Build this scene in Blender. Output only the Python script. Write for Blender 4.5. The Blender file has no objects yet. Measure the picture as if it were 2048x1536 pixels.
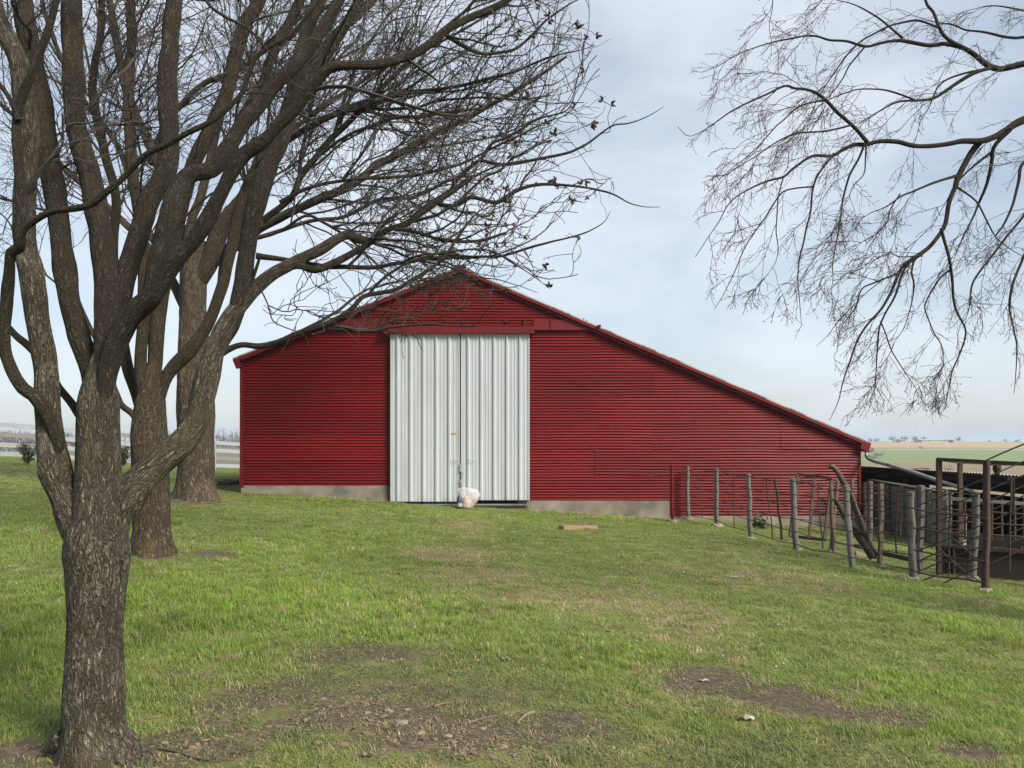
import bpy, math, random
import numpy as np
from mathutils import Vector, Matrix

# ---------------------------------------------------------------- camera, sky, sun, exposure
scene = bpy.context.scene
COL = scene.collection
FPX, CX, HY, EYE = 1600.0, 1024.0, 882.0, 1.6      # focal length in photo pixels, centre, horizon row, eye height
cam_data = bpy.data.cameras.new('camera')
cam = bpy.data.objects.new('camera', cam_data)
COL.objects.link(cam)
cam.location = (0, 0, EYE)
cam.rotation_euler = (math.radians(90), 0, 0)
cam_data.sensor_width = 36
cam_data.lens = FPX / 2048 * 36
cam_data.shift_y = (HY - 768) / 2048
cam_data.clip_start = 0.05
cam_data.clip_end = 9000
scene.camera = cam

SUN_EL, SUN_AZ = 40.0, 130.0       # azimuth clockwise from +Y (view direction)
world = bpy.data.worlds.new("World")
scene.world = world
world.use_nodes = True
nt = world.node_tree
nt.nodes.clear()
wo = nt.nodes.new('ShaderNodeOutputWorld')
bg = nt.nodes.new('ShaderNodeBackground')
sky = nt.nodes.new('ShaderNodeTexSky')
sky.sky_type = 'NISHITA'
sky.sun_disc = False
sky.sun_elevation = math.radians(SUN_EL)
sky.sun_rotation = math.radians(SUN_AZ)
sky.air_density = 1.0
sky.dust_density = 1.5
sky.ozone_density = 1.0
tc = nt.nodes.new('ShaderNodeTexCoord')
mp = nt.nodes.new('ShaderNodeMapping')
mp.inputs['Scale'].default_value = (1.0, 1.0, 2.6)
n1 = nt.nodes.new('ShaderNodeTexNoise')
n1.inputs['Scale'].default_value = 2.2
n1.inputs['Detail'].default_value = 6
n1.inputs['Roughness'].default_value = 0.55
n1.inputs['Distortion'].default_value = 0.25
r1 = nt.nodes.new('ShaderNodeValToRGB')
r1.color_ramp.interpolation = 'EASE'
r1.color_ramp.elements[0].position = 0.32
r1.color_ramp.elements[0].color = (0.36, 0.36, 0.36, 1)
r1.color_ramp.elements[1].position = 0.66
r1.color_ramp.elements[1].color = (0.82, 0.82, 0.82, 1)
mixc = nt.nodes.new('ShaderNodeMix')
mixc.data_type = 'RGBA'
mixc.inputs[7].default_value = (6.45, 6.95, 7.5, 1)     # thin bright cloud
L = nt.links.new
L(tc.outputs['Generated'], mp.inputs['Vector'])
L(mp.outputs[0], n1.inputs['Vector'])
L(n1.outputs['Fac'], r1.inputs['Fac'])
L(r1.outputs['Color'], mixc.inputs[0])
L(sky.outputs[0], mixc.inputs[6])
L(mixc.outputs[2], bg.inputs['Color'])
bg.inputs['Strength'].default_value = 0.077
L(bg.outputs[0], wo.inputs['Surface'])

sun_data = bpy.data.lights.new('sun', 'SUN')
sun_data.energy = 4.6
sun_data.angle = math.radians(22)
sun_data.color = (1.0, 0.90, 0.76)
sun = bpy.data.objects.new('sun', sun_data)
COL.objects.link(sun)
el, az = math.radians(SUN_EL), math.radians(SUN_AZ)
sdir = Vector((math.sin(az) * math.cos(el), math.cos(az) * math.cos(el), math.sin(el)))
sun.rotation_euler = sdir.to_track_quat('Z', 'Y').to_euler()
sun.location = sdir * 60

scene.view_settings.view_transform = 'Standard'
scene.view_settings.look = 'None'
scene.view_settings.exposure = 0.85
scene.view_settings.gamma = 1.0
scene.view_settings.use_curve_mapping = False
scene.render.engine = 'CYCLES'
scene.cycles.max_bounces = 6
scene.cycles.volume_bounces = 0
scene.cycles.transparent_max_bounces = 6

random.seed(7)
RNG = np.random.default_rng(11)

# ---------------------------------------------------------------- helpers
def px(x, y, d):
    return np.array(((x - CX) / FPX * d, d, EYE - (y - HY) / FPX * d))

def vnoise(P, seed=0):
    P = np.asarray(P, float)
    I = np.floor(P).astype(np.int64)
    Fr = P - I
    U = Fr * Fr * (3 - 2 * Fr)
    out = 0
    for dx in (0, 1):
        for dy in (0, 1):
            for dz in (0, 1):
                h = ((I[..., 0] + dx) * 374761393 + (I[..., 1] + dy) * 668265263 + (I[..., 2] + dz) * 2147483647 + seed * 974634777)
                h = (h ^ (h >> 13)) * 1274126177
                h = (h ^ (h >> 16)) & 0xffffff
                w = (U[..., 0] if dx else 1 - U[..., 0]) * (U[..., 1] if dy else 1 - U[..., 1]) * (U[..., 2] if dz else 1 - U[..., 2])
                out = out + w * (h / float(0xffffff))
    return out

def fbm(P, seed=0, oct=4):
    P = np.asarray(P, float)
    s = 0; a = 0.5; t = 0
    for k in range(oct):
        s = s + a * vnoise(P * (2 ** k), seed + k); t += a; a *= 0.5
    return s / t

def smooth(t):
    t = np.clip(t, 0, 1)
    return t * t * (3 - 2 * t)

def tag(o, label=None, cat=None, group=None, kind=None):
    if label: o['label'] = label
    if cat: o['category'] = cat
    if group: o['group'] = group
    if kind: o['kind'] = kind
    return o

def empty(name, loc, label=None, cat=None, group=None):
    o = bpy.data.objects.new(name, None)
    COL.objects.link(o)
    o.location = loc
    o.empty_display_size = 0.2
    return tag(o, label, cat, group)

class MB:
    """collects vertices and faces, links them as ONE mesh object"""
    def __init__(s):
        s.V = []; s.Q = []; s.T = []; s.UQ = []; s.UT = []; s.n = 0
    def add(s, V, Q=None, T=None, UQ=None, UT=None):
        V = np.asarray(V, float).reshape(-1, 3)
        if Q is not None and len(Q):
            Q = np.asarray(Q, int).reshape(-1, 4); s.Q.append(Q + s.n)
            s.UQ.append(np.zeros((len(Q) * 4, 2)) if UQ is None else np.asarray(UQ).reshape(-1, 2))
        if T is not None and len(T):
            T = np.asarray(T, int).reshape(-1, 3); s.T.append(T + s.n)
            s.UT.append(np.zeros((len(T) * 3, 2)) if UT is None else np.asarray(UT).reshape(-1, 2))
        s.V.append(V); s.n += len(V)
        return s
    def box(s, a, b):
        x0, y0, z0 = a; x1, y1, z1 = b
        return s.hexa([(x0,y0,z0),(x1,y0,z0),(x1,y1,z0),(x0,y1,z0),(x0,y0,z1),(x1,y0,z1),(x1,y1,z1),(x0,y1,z1)])
    def hexa(s, P):
        P = np.asarray(P, float)
        Q = [(0,3,2,1),(4,5,6,7),(0,1,5,4),(1,2,6,5),(2,3,7,6),(3,0,4,7)]
        UQ = []
        for q in Q:
            e1 = np.linalg.norm(P[q[1]] - P[q[0]]); e2 = np.linalg.norm(P[q[2]] - P[q[1]])
            UQ += ([(0,0),(0,e1),(e2,e1),(e2,0)] if e1 > e2 else [(0,0),(e1,0),(e1,e2),(0,e2)])
        return s.add(P, Q, UQ=UQ)
    def beam(s, p, q, w, h, up=(0,0,1)):
        p = np.asarray(p, float); q = np.asarray(q, float)
        d = q - p; d /= np.linalg.norm(d)
        u = np.asarray(up, float); sd = np.cross(d, u)
        if np.linalg.norm(sd) < 1e-4: sd = np.cross(d, (0, 1, 0))
        sd /= np.linalg.norm(sd); u = np.cross(sd, d)
        c = [(-1,-1),(1,-1),(1,1),(-1,1)]
        P = [p + sd*a*w/2 + u*b*h/2 for a, b in c] + [q + sd*a*w/2 + u*b*h/2 for a, b in c]
        return s.hexa(P)
    def tube(s, pts, rad, sides=8, cap=True, radmod=None):
        pts = np.asarray(pts, float); n = len(pts)
        rad = np.broadcast_to(np.asarray(rad, float), (n,))
        T = np.gradient(pts, axis=0); T /= np.linalg.norm(T, axis=1)[:, None] + 1e-12
        N = np.zeros_like(pts)
        ref = np.array((0.0, -1.0, 0.0)) if abs(T[0][1]) < 0.8 else np.array((1.0, 0, 0))
        v = ref - T[0] * ref.dot(T[0]); N[0] = v / np.linalg.norm(v)
        for i in range(1, n):
            v = N[i-1] - T[i] * N[i-1].dot(T[i]); N[i] = v / (np.linalg.norm(v) + 1e-12)
        B = np.cross(T, N)
        a = np.arange(sides) / sides * 2 * np.pi
        R = rad[:, None] * np.ones((1, sides))
        if radmod is not None: R = R * radmod
        V = pts[:, None, :] + R[..., None] * (np.cos(a)[None, :, None] * N[:, None, :] + np.sin(a)[None, :, None] * B[:, None, :])
        i = np.arange(n - 1)[:, None]; j = np.arange(sides)[None, :]; j2 = (j + 1) % sides
        Q = np.stack([i*sides + j, i*sides + j2, (i+1)*sides + j2, (i+1)*sides + j], -1).reshape(-1, 4)
        ln = np.concatenate([[0], np.cumsum(np.linalg.norm(np.diff(pts, axis=0), axis=1))])
        circ = 2 * np.pi * rad.max()
        u0 = (j / sides * circ) + 0 * i; u1 = ((j + 1) / sides * circ) + 0 * i
        v0 = ln[i] + 0 * j; v1 = ln[i + 1] + 0 * j
        UQ = np.stack([np.stack([u0, v0], -1), np.stack([u1, v0], -1), np.stack([u1, v1], -1), np.stack([u0, v1], -1)], 2).reshape(-1, 2)
        s.add(V.reshape(-1, 3), Q, UQ=UQ)
        if cap:
            for e, k in ((0, 0), (1, n - 1)):
                ring = V[k]; c = ring.mean(0)
                VV = np.vstack([ring, c[None]])
                jj = np.arange(sides); TT = np.stack([jj, (jj + 1) % sides, np.full(sides, sides)], 1)
                if e == 0: TT = TT[:, ::-1]
                UT = np.zeros((sides * 3, 2)); UT[:, 0] = np.repeat(np.cos(a), 3) * 0.02; UT[:, 1] = np.tile([0.01, 0.02, 0.0], sides)
                s.add(VV, T=TT, UT=UT)
        return s
    def tubes(s, P, R, sides=3):
        """many thin tubes at once: P (K,n,3), R (K,n)"""
        K, n, _ = P.shape
        if K == 0: return s
        T = np.gradient(P, axis=1); T /= np.linalg.norm(T, axis=2)[..., None] + 1e-12
        m = P[:, -1] - P[:, 0]; m /= np.linalg.norm(m, axis=1)[:, None] + 1e-12
        ref = np.where(np.abs(m[:, 1:2]) < 0.8, np.array([[0, 1.0, 0]]), np.array([[1.0, 0, 0]]))
        N = ref[:, None, :] - T * (ref[:, None, :] * T).sum(-1)[..., None]
        N /= np.linalg.norm(N, axis=2)[..., None] + 1e-9
        B = np.cross(T, N)
        a = np.arange(sides) / sides * 2 * np.pi
        V = P[:, :, None, :] + R[:, :, None, None] * (np.cos(a)[None, None, :, None] * N[:, :, None, :] + np.sin(a)[None, None, :, None] * B[:, :, None, :])
        k = np.arange(K)[:, None, None] * n * sides
        i = np.arange(n - 1)[None, :, None]; j = np.arange(sides)[None, None, :]; j2 = (j + 1) % sides
        Q = np.stack([k + i*sides + j, k + i*sides + j2, k + (i+1)*sides + j2, k + (i+1)*sides + j], -1).reshape(-1, 4)
        return s.add(V.reshape(-1, 3), Q)
    def build(s, name, mat=None, parent=None, smooth=False, loc=None):
        V = np.vstack(s.V).astype(np.float64)
        base = np.zeros(3)
        if parent is not None: base = np.array(parent.matrix_basis.translation) + (np.array(parent.parent.matrix_basis.translation) if parent.parent else 0)
        if loc is not None: base = np.array(loc, float)
        V = V - base
        Q = np.vstack(s.Q) if s.Q else np.zeros((0, 4), int)
        T = np.vstack(s.T) if s.T else np.zeros((0, 3), int)
        me = bpy.data.meshes.new(name)
        me.vertices.add(len(V)); me.vertices.foreach_set('co', V.astype(np.float32).ravel())
        lv = np.concatenate([Q.ravel(), T.ravel()]).astype(np.int32)
        me.loops.add(len(lv)); me.loops.foreach_set('vertex_index', lv)
        ls = np.concatenate([np.arange(len(Q)) * 4, len(Q) * 4 + np.arange(len(T)) * 3]).astype(np.int32)
        me.polygons.add(len(ls)); me.polygons.foreach_set('loop_start', ls)
        uv = me.uv_layers.new(name='UVMap')
        U = np.concatenate([x for x in (np.vstack(s.UQ) if s.UQ else None, np.vstack(s.UT) if s.UT else None) if x is not None]) if (s.UQ or s.UT) else np.zeros((0, 2))
        uv.data.foreach_set('uv', U.astype(np.float32).ravel())
        me.polygons.foreach_set('use_smooth', np.full(len(ls), smooth))
        me.update(calc_edges=True)
        me.validate()
        if mat: me.materials.append(mat)
        o = bpy.data.objects.new(name, me)
        COL.objects.link(o)
        if parent is not None: o.parent = parent
        if loc is not None: o.location = loc
        return o

def spline(P, step):
    """Catmull-Rom through points, resampled"""
    P = np.asarray(P, float)
    E = np.vstack([2*P[0] - P[1], P, 2*P[-1] - P[-2]])
    out = []
    for i in range(1, len(E) - 2):
        a, b, c, d = E[i-1], E[i], E[i+1], E[i+2]
        m = max(2, int(np.ceil(np.linalg.norm((c - b)[:3]) / step)))
        t = (np.arange(m) / m)[:, None]
        out.append(0.5 * (2*b + (c - a)*t + (2*a - 5*b + 4*c - d)*t**2 + (3*b - a - 3*c + d)*t**3))
    out.append(E[-2][None])
    return np.vstack(out)

# ---------------------------------------------------------------- materials
def new_mat(name):
    m = bpy.data.materials.new(name); m.use_nodes = True
    t = m.node_tree; b = t.nodes['Principled BSDF']
    return m, t, b

def nd(t, typ, **kw):
    n = t.nodes.new(typ)
    for k, v in kw.items():
        if k in n.inputs: n.inputs[k].default_value = v
        else: setattr(n, k, v)
    return n

def ramp(t, src, stops, interp='LINEAR'):
    r = t.nodes.new('ShaderNodeValToRGB'); cr = r.color_ramp; cr.interpolation = interp
    while len(cr.elements) < len(stops): cr.elements.new(0.5)
    for e, (p, c) in zip(cr.elements, stops):
        e.position = p; e.color = (*c, 1) if len(c) == 3 else c
    t.links.new(src, r.inputs['Fac'])
    return r.outputs['Color']

def mixcol(t, fac, a, b, mode='MIX'):
    m = t.nodes.new('ShaderNodeMix'); m.data_type = 'RGBA'; m.blend_type = mode
    for s, i in ((fac, 0), (a, 6), (b, 7)):
        if hasattr(s, 'links'): t.links.new(s, m.inputs[i])
        elif i == 0: m.inputs[0].default_value = s
        else: m.inputs[i].default_value = (*s, 1) if len(s) == 3 else s
    return m.outputs[2]

def coords(t, kind='Object', scale=(1, 1, 1)):
    c = t.nodes.new('ShaderNodeTexCoord'); m = t.nodes.new('ShaderNodeMapping')
    m.inputs['Scale'].default_value = scale
    t.links.new(c.outputs[kind], m.inputs['Vector'])
    return m.outputs[0]

def noise(t, vec, scale, detail=4, rough=0.55, dist=0.0):
    n = nd(t, 'ShaderNodeTexNoise', Scale=scale, Detail=detail, Roughness=rough, Distortion=dist)
    t.links.new(vec, n.inputs['Vector'])
    return n.outputs['Fac']

def bump(t, b, h, strength=0.5, dist=0.01):
    n = nd(t, 'ShaderNodeBump', Strength=strength, Distance=dist)
    t.links.new(h, n.inputs['Height']); t.links.new(n.outputs[0], b.inputs['Normal'])

def math_n(t, op, a, b=None, clamp=False):
    n = t.nodes.new('ShaderNodeMath'); n.operation = op; n.use_clamp = clamp
    for s, i in ((a, 0), (b, 1)):
        if s is None: continue
        if hasattr(s, 'links'): t.links.new(s, n.inputs[i])
        else: n.inputs[i].default_value = s
    return n.outputs[0]

def simple_mat(name, col, rough=0.6, metal=0.0, var=0.25, scale=8.0, bumps=0.0, vec='Object', sc=(1,1,1), bd=0.005):
    col = tuple(x * 0.74 for x in col)
    m, t, b = new_mat(name)
    v = coords(t, vec, sc)
    f = noise(t, v, scale, 5)
    c = ramp(t, f, [(0.3, tuple(x*(1-var) for x in col)), (0.7, tuple(min(1, x*(1+var)) for x in col))])
    t.links.new(c, b.inputs['Base Color'])
    b.inputs['Roughness'].default_value = rough
    b.inputs['Metallic'].default_value = metal
    if bumps: bump(t, b, f, bumps, bd)
    return m

def bark_mat(name, dark, light, lichen, moss, furrow=1.0, lich=0.5, us=46.0, vs=13.0):
    dark, light, lichen, moss = [tuple(x * 1.22 for x in q) for q in (dark, light, lichen, moss)]
    m, t, b = new_mat(name)
    v = coords(t, 'UV', (us, vs, 1))
    na_ = noise(t, v, 1.0, 3, 0.55, 0.9)
    nb_ = noise(t, coords(t, 'UV', (us * 2.1, vs * 2.6, 1)), 1.0, 3, 0.6, 0.6)
    ra_ = math_n(t, 'ABSOLUTE', math_n(t, 'SUBTRACT', na_, 0.5)); rb_ = math_n(t, 'ABSOLUTE', math_n(t, 'SUBTRACT', nb_, 0.5))
    fa = ramp(t, ra_, [(0.0, (0.0, 0.0, 0.0)), (0.05, (0.28, 0.28, 0.28)), (0.17, (1, 1, 1))])
    fb = ramp(t, rb_, [(0.0, (0.35, 0.35, 0.35)), (0.10, (1, 1, 1))])
    fr = math_n(t, 'MULTIPLY', fa, fb)
    fine = noise(t, v, 2.2, 6, 0.7)
    base = ramp(t, fine, [(0.28, tuple(x * 0.6 for x in light)), (0.72, tuple(x * 1.25 for x in light))])
    c = mixcol(t, fr, dark, base)
    ov = coords(t, 'Object', (1, 1, 0.7))
    ln = noise(t, ov, 9.0, 6, 0.7)
    lm = ramp(t, ln, [(0.56 - 0.12*lich, (0, 0, 0)), (0.68, (1, 1, 1))])
    lm2 = math_n(t, 'MULTIPLY', lm, math_n(t, 'MULTIPLY', fr, 0.6 * lich + 0.05))
    c = mixcol(t, lm2, c, lichen)
    mn = noise(t, ov, 2.3, 4, 0.6)
    mm = ramp(t, mn, [(0.55, (0, 0, 0)), (0.75, (1, 1, 1))])
    c = mixcol(t, math_n(t, 'MULTIPLY', mm, 0.55), c, moss)
    t.links.new(c, b.inputs['Base Color'])
    b.inputs['Roughness'].default_value = 0.9
    b.inputs['Specular IOR Level'].default_value = 0.2
    h = math_n(t, 'ADD', fr, math_n(t, 'MULTIPLY', fine, 0.35))
    bump(t, b, h, min(1.0, 0.8 * furrow), 0.016 * furrow)
    return m

M = {}
K_ = 0.74     # even scale on these base colours, to suit the exposure
def dk(c): return tuple(x * K_ for x in c)
M['bark_a'] = bark_mat('bark_lichen', (0.018, 0.0145, 0.011), (0.235, 0.205, 0.158), (0.33, 0.335, 0.28), (0.11, 0.092, 0.03), 1.7, 0.9, 38, 13)
M['bark_b'] = bark_mat('bark_brown', (0.016, 0.012, 0.008), (0.175, 0.14, 0.095), (0.22, 0.21, 0.155), (0.105, 0.085, 0.03), 1.7, 0.5, 24, 8)
M['bark_c'] = bark_mat('bark_grey', (0.018, 0.013, 0.01), (0.195, 0.155, 0.115), (0.23, 0.21, 0.17), (0.10, 0.085, 0.045), 1.5, 0.5, 16, 5.5)
M['bark_d'] = bark_mat('bark_dark', (0.012, 0.011, 0.009), (0.04, 0.034, 0.026), (0.08, 0.08, 0.065), (0.035, 0.032, 0.016), 0.8, 0.3, 60, 14)
M['bark_a_limb'] = bark_mat('shaded_bark_lichen', (0.013, 0.0105, 0.008), (0.092, 0.079, 0.060), (0.19, 0.19, 0.155), (0.07, 0.06, 0.02), 1.2, 0.6, 60, 20)  # limb bark copies: finer furrows, crown shade put in as darker colour
M['bark_b_limb'] = bark_mat('shaded_bark_brown', (0.012, 0.009, 0.006), (0.105, 0.083, 0.055), (0.12, 0.115, 0.085), (0.065, 0.053, 0.02), 1.2, 0.4, 40, 12)
M['bark_c_limb'] = bark_mat('shaded_bark_tan', (0.016, 0.012, 0.009), (0.12, 0.095, 0.068), (0.15, 0.135, 0.11), (0.08, 0.066, 0.032), 1.2, 0.4, 24, 8)
M['bark_d_limb'] = M['bark_d']
M['twig_a'] = simple_mat('twig_grey', (0.024, 0.019, 0.016), 0.8, 0, 0.35, 6)
M['twig_b'] = simple_mat('twig_brown', (0.028, 0.021, 0.017), 0.8, 0, 0.35, 4)
M['twig_c'] = simple_mat('twig_tan', (0.036, 0.027, 0.024), 0.8, 0, 0.35, 3)
M['twig_d'] = simple_mat('twig_dark', (0.02, 0.017, 0.015), 0.8, 0, 0.3, 6)
M['pod'] = simple_mat('seed_pod_dark', (0.03, 0.022, 0.016), 0.7, 0, 0.3, 40)

def red_paint(name, col, r=0.42):
    m, t, b = new_mat(name)
    v = coords(t, 'Object', (0.35, 1, 1.2))
    f = noise(t, v, 1.3, 6, 0.6)
    c = ramp(t, f, [(0.3, tuple(x * 0.82 for x in col)), (0.7, tuple(x * 1.15 for x in col))])
    oi = nd(t, 'ShaderNodeObjectInfo')
    rr = ramp(t, oi.outputs['Random'], [(0, (0.84, 0.84, 0.86)), (1, (1.12, 1.12, 1.1))])
    c = mixcol(t, 1.0, c, rr, 'MULTIPLY')
    v2 = coords(t, 'Object', (6, 1, 0.5))
    st = noise(t, v2, 2.0, 5, 0.7)
    sm = ramp(t, st, [(0.62, (0, 0, 0)), (0.8, (1, 1, 1))])
    c = mixcol(t, math_n(t, 'MULTIPLY', sm, 0.22), c, (0.10, 0.03, 0.025))
    t.links.new(c, b.inputs['Base Color'])
    b.inputs['Roughness'].default_value = r
    b.inputs['Specular IOR Level'].default_value = 0.28
    v3 = coords(t, 'Object', (1, 1, 1))
    bump(t, b, noise(t, v3, 3.0, 3), 0.25, 0.012)
    return m
M['red'] = red_paint('red_painted_metal', (0.114, 0.0036, 0.0046))
M['red_trim'] = red_paint('red_painted_trim', (0.098, 0.0036, 0.0048), 0.5)

def galv(name, col, rough=0.38, metal=0.35, rust=0.0):
    m, t, b = new_mat(name)
    v = coords(t, 'Object', (3, 3, 0.25))
    f = noise(t, v, 2.0, 5, 0.6)
    c = ramp(t, f, [(0.3, tuple(x * 0.86 for x in col)), (0.7, tuple(min(1, x * 1.1) for x in col))])
    sp = noise(t, coords(t, 'Object'), 60, 2)
    c = mixcol(t, 0.12, c, ramp(t, sp, [(0.35, (0.4, 0.42, 0.45)), (0.65, (0.9, 0.9, 0.9))]))
    if rust:
        rn = noise(t, coords(t, 'Object', (1, 1, 0.6)), 2.5, 6, 0.7)
        c = mixcol(t, ramp(t, rn, [(0.62 - rust * 0.3, (0, 0, 0)), (0.72 - rust * 0.2, (1, 1, 1))]), c, (0.12, 0.055, 0.03))
    if name.endswith('door'):      # splashed mud and rubbed-off grime along the foot of the doors
        sz = t.nodes.new('ShaderNodeSeparateXYZ'); t.links.new(coords(t, 'Object'), sz.inputs[0])
        gm = math_n(t, 'SUBTRACT', noise(t, coords(t, 'Object', (5, 5, 2)), 2.0, 6, 0.7), math_n(t, 'MULTIPLY', sz.outputs[2], 0.9))
        c = mixcol(t, math_n(t, 'MULTIPLY', ramp(t, gm, [(0.25, (0, 0, 0)), (0.62, (1, 1, 1))]), 0.45), c, (0.12, 0.10, 0.075))
    t.links.new(c, b.inputs['Base Color'])
    b.inputs['Roughness'].default_value = rough
    b.inputs['Metallic'].default_value = metal
    return m
M['door'] = galv('galvalume_door', (0.335, 0.375, 0.405), 0.36, 0.15)
M['galv'] = galv('galvanised', (0.19, 0.195, 0.20), 0.45, 0.4, 0.35)
M['roof'] = galv('galvanised_roof', (0.30, 0.295, 0.29), 0.5, 0.3, 0.5)
M['shed_roof'] = galv('weathered_roof', (0.23, 0.23, 0.23), 0.55, 0.2, 0.35)

def rusty(name, a, b_, scale=9):
    a, b_ = dk(a), dk(b_)
    m, t, b = new_mat(name)
    f = noise(t, coords(t, 'Object', (1, 1, 0.5)), scale, 7, 0.7)
    c = ramp(t, f, [(0.32, a), (0.68, b_)])
    t.links.new(c, b.inputs['Base Color'])
    b.inputs['Roughness'].default_value = 0.8
    bump(t, b, f, 0.4, 0.003)
    return m
M['rust'] = rusty('rusty_pipe', (0.018, 0.011, 0.009), (0.072, 0.035, 0.021))
M['rust_dark'] = rusty('dark_rusted_steel', (0.009, 0.006, 0.005), (0.028, 0.014, 0.011), 4)
M['rod'] = rusty('rusted_rod', (0.02, 0.014, 0.011), (0.06, 0.035, 0.025), 14)

def wood(name, col, dark, gs=(60, 3, 1)):
    col, dark = dk(col), dk(dark)
    m, t, b = new_mat(name)
    f = noise(t, coords(t, 'UV', gs), 1.0, 6, 0.65, 0.3)
    g = noise(t, coords(t, 'Object'), 3.0, 4)
    c = ramp(t, f, [(0.3, dark), (0.6, col), (0.85, tuple(min(1, x * 1.25) for x in col))])
    c = mixcol(t, math_n(t, 'MULTIPLY', g, 0.5), c, tuple(x * 0.7 for x in col))
    t.links.new(c, b.inputs['Base Color'])
    b.inputs['Roughness'].default_value = 0.85
    bump(t, b, f, 0.5, 0.004)
    return m
M['post'] = wood('weathered_post', (0.165, 0.155, 0.14), (0.06, 0.055, 0.048))
M['post_brown'] = wood('brown_post', (0.17, 0.12, 0.085), (0.05, 0.035, 0.025))
M['log'] = wood('bleached_log', (0.12, 0.088, 0.066), (0.035, 0.027, 0.02), (30, 4, 1))
M['log_dark'] = wood('dark_log', (0.055, 0.045, 0.035), (0.015, 0.012, 0.01), (30, 4, 1))
M['board'] = wood('grey_board', (0.27, 0.262, 0.24), (0.10, 0.095, 0.085))
M['white_wood'] = wood('peeling_white_board', (0.40, 0.425, 0.45), (0.2, 0.21, 0.22), (40, 2, 1))
M['plank'] = wood('new_plank', (0.34, 0.235, 0.135), (0.17, 0.11, 0.06))
M['stick'] = wood('dry_stick', (0.25, 0.195, 0.145), (0.10, 0.078, 0.055))
M['concrete'] = simple_mat('old_concrete', (0.20, 0.18, 0.15), 0.9, 0, 0.5, 1.6, 0.4)
M['footing'] = simple_mat('footing_concrete', (0.25, 0.23, 0.195), 0.92, 0, 0.3, 9, 0.5)
M['stone'] = simple_mat('pale_stone', (0.235, 0.195, 0.155), 0.9, 0, 0.3, 18, 0.5)
M['gravel'] = simple_mat('gravel_stone', (0.17, 0.125, 0.088), 0.9, 0, 0.5, 7, 0.4)
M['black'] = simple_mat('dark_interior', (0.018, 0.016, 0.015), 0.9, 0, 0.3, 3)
M['white'] = simple_mat('white_plastic', (0.40, 0.395, 0.37), 0.5, 0, 0.2, 12)
M['blue'] = simple_mat('dark_blue_plastic', (0.035, 0.05, 0.09), 0.4, 0, 0.3, 20)
M['pink'] = simple_mat('pink_rubber', (0.62, 0.25, 0.26), 0.5, 0, 0.15, 30)
M['pinkpaper'] = simple_mat('pink_packaging', (0.75, 0.52, 0.46), 0.6, 0, 0.3, 14, 0.3)
M['orange'] = simple_mat('orange_label', (0.62, 0.26, 0.05), 0.5, 0, 0.1, 30)
# ---------------------------------------------------------------- ground
FAR_Y = np.array((0, 24, 60, 110, 130, 180, 250, 350, 450, 600, 700, 900, 1500, 6000.0))
FAR_Z = np.array((0.2, -0.2, -2.6, -4.4, -4.7, -4.9, -4.3, -3.2, -2.1, -0.4, 0.55, 0.5, 0.2, -2.0))
def ground_z(X, Y):
    X = np.asarray(X, float); Y = np.asarray(Y, float)
    s = smooth(Y / 11.0 * 0.72 + 0.12)
    Xc = np.clip(X, -26, 16)
    near = -0.058 * Xc * s + 0.09 * s - 0.06 * np.maximum(X - 9.0, 0) * smooth((X - 9) / 6)
    near = near - np.clip(-Y, 0, 30) * 0.02
    near = near - 0.11 * smooth((Y - 13) / 5) - 0.34 * smooth((Y - 26) / 11) * smooth((2 - X) / 6)
    P = np.stack([X, Y, 0 * X], -1)
    rough = (fbm(P * 0.9, 3, 3) - 0.5) * 0.07 + (fbm(P * 4.0, 8, 2) - 0.5) * 0.022
    d = np.hypot(X, np.maximum(Y, 0))
    rough = rough * (1 - smooth((d - 22) / 25))
    far = np.interp(np.maximum(Y, 0), FAR_Y, FAR_Z) + (fbm(P * 0.006, 5, 3) - 0.5) * 2.2 * smooth((d - 60) / 200) * (1 - smooth((d - 420) / 200))
    far = np.where(Y < 0, 0.2, far)
    t = np.maximum(smooth((Y - 21) / 88), smooth((np.abs(X) - 30) / 80))
    return near * (1 - t) + far * t + rough
def gz(x, y): return float(ground_z(np.array([x]), np.array([y]))[0])
def gp(x, y):
    """where the line of sight through a photo point meets the ground"""
    d = np.concatenate([np.linspace(2.2, 40, 2400), np.linspace(40, 900, 2000)])
    X = (x - CX) / FPX * d; Z = EYE - (y - HY) / FPX * d
    h = Z - ground_z(X, d)
    k = int(np.argmax(h < 0))
    if h[k] >= 0: k = len(d) - 1
    return np.array((X[k], d[k], ground_z(X[k:k+1], d[k:k+1])[0]))

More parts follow.
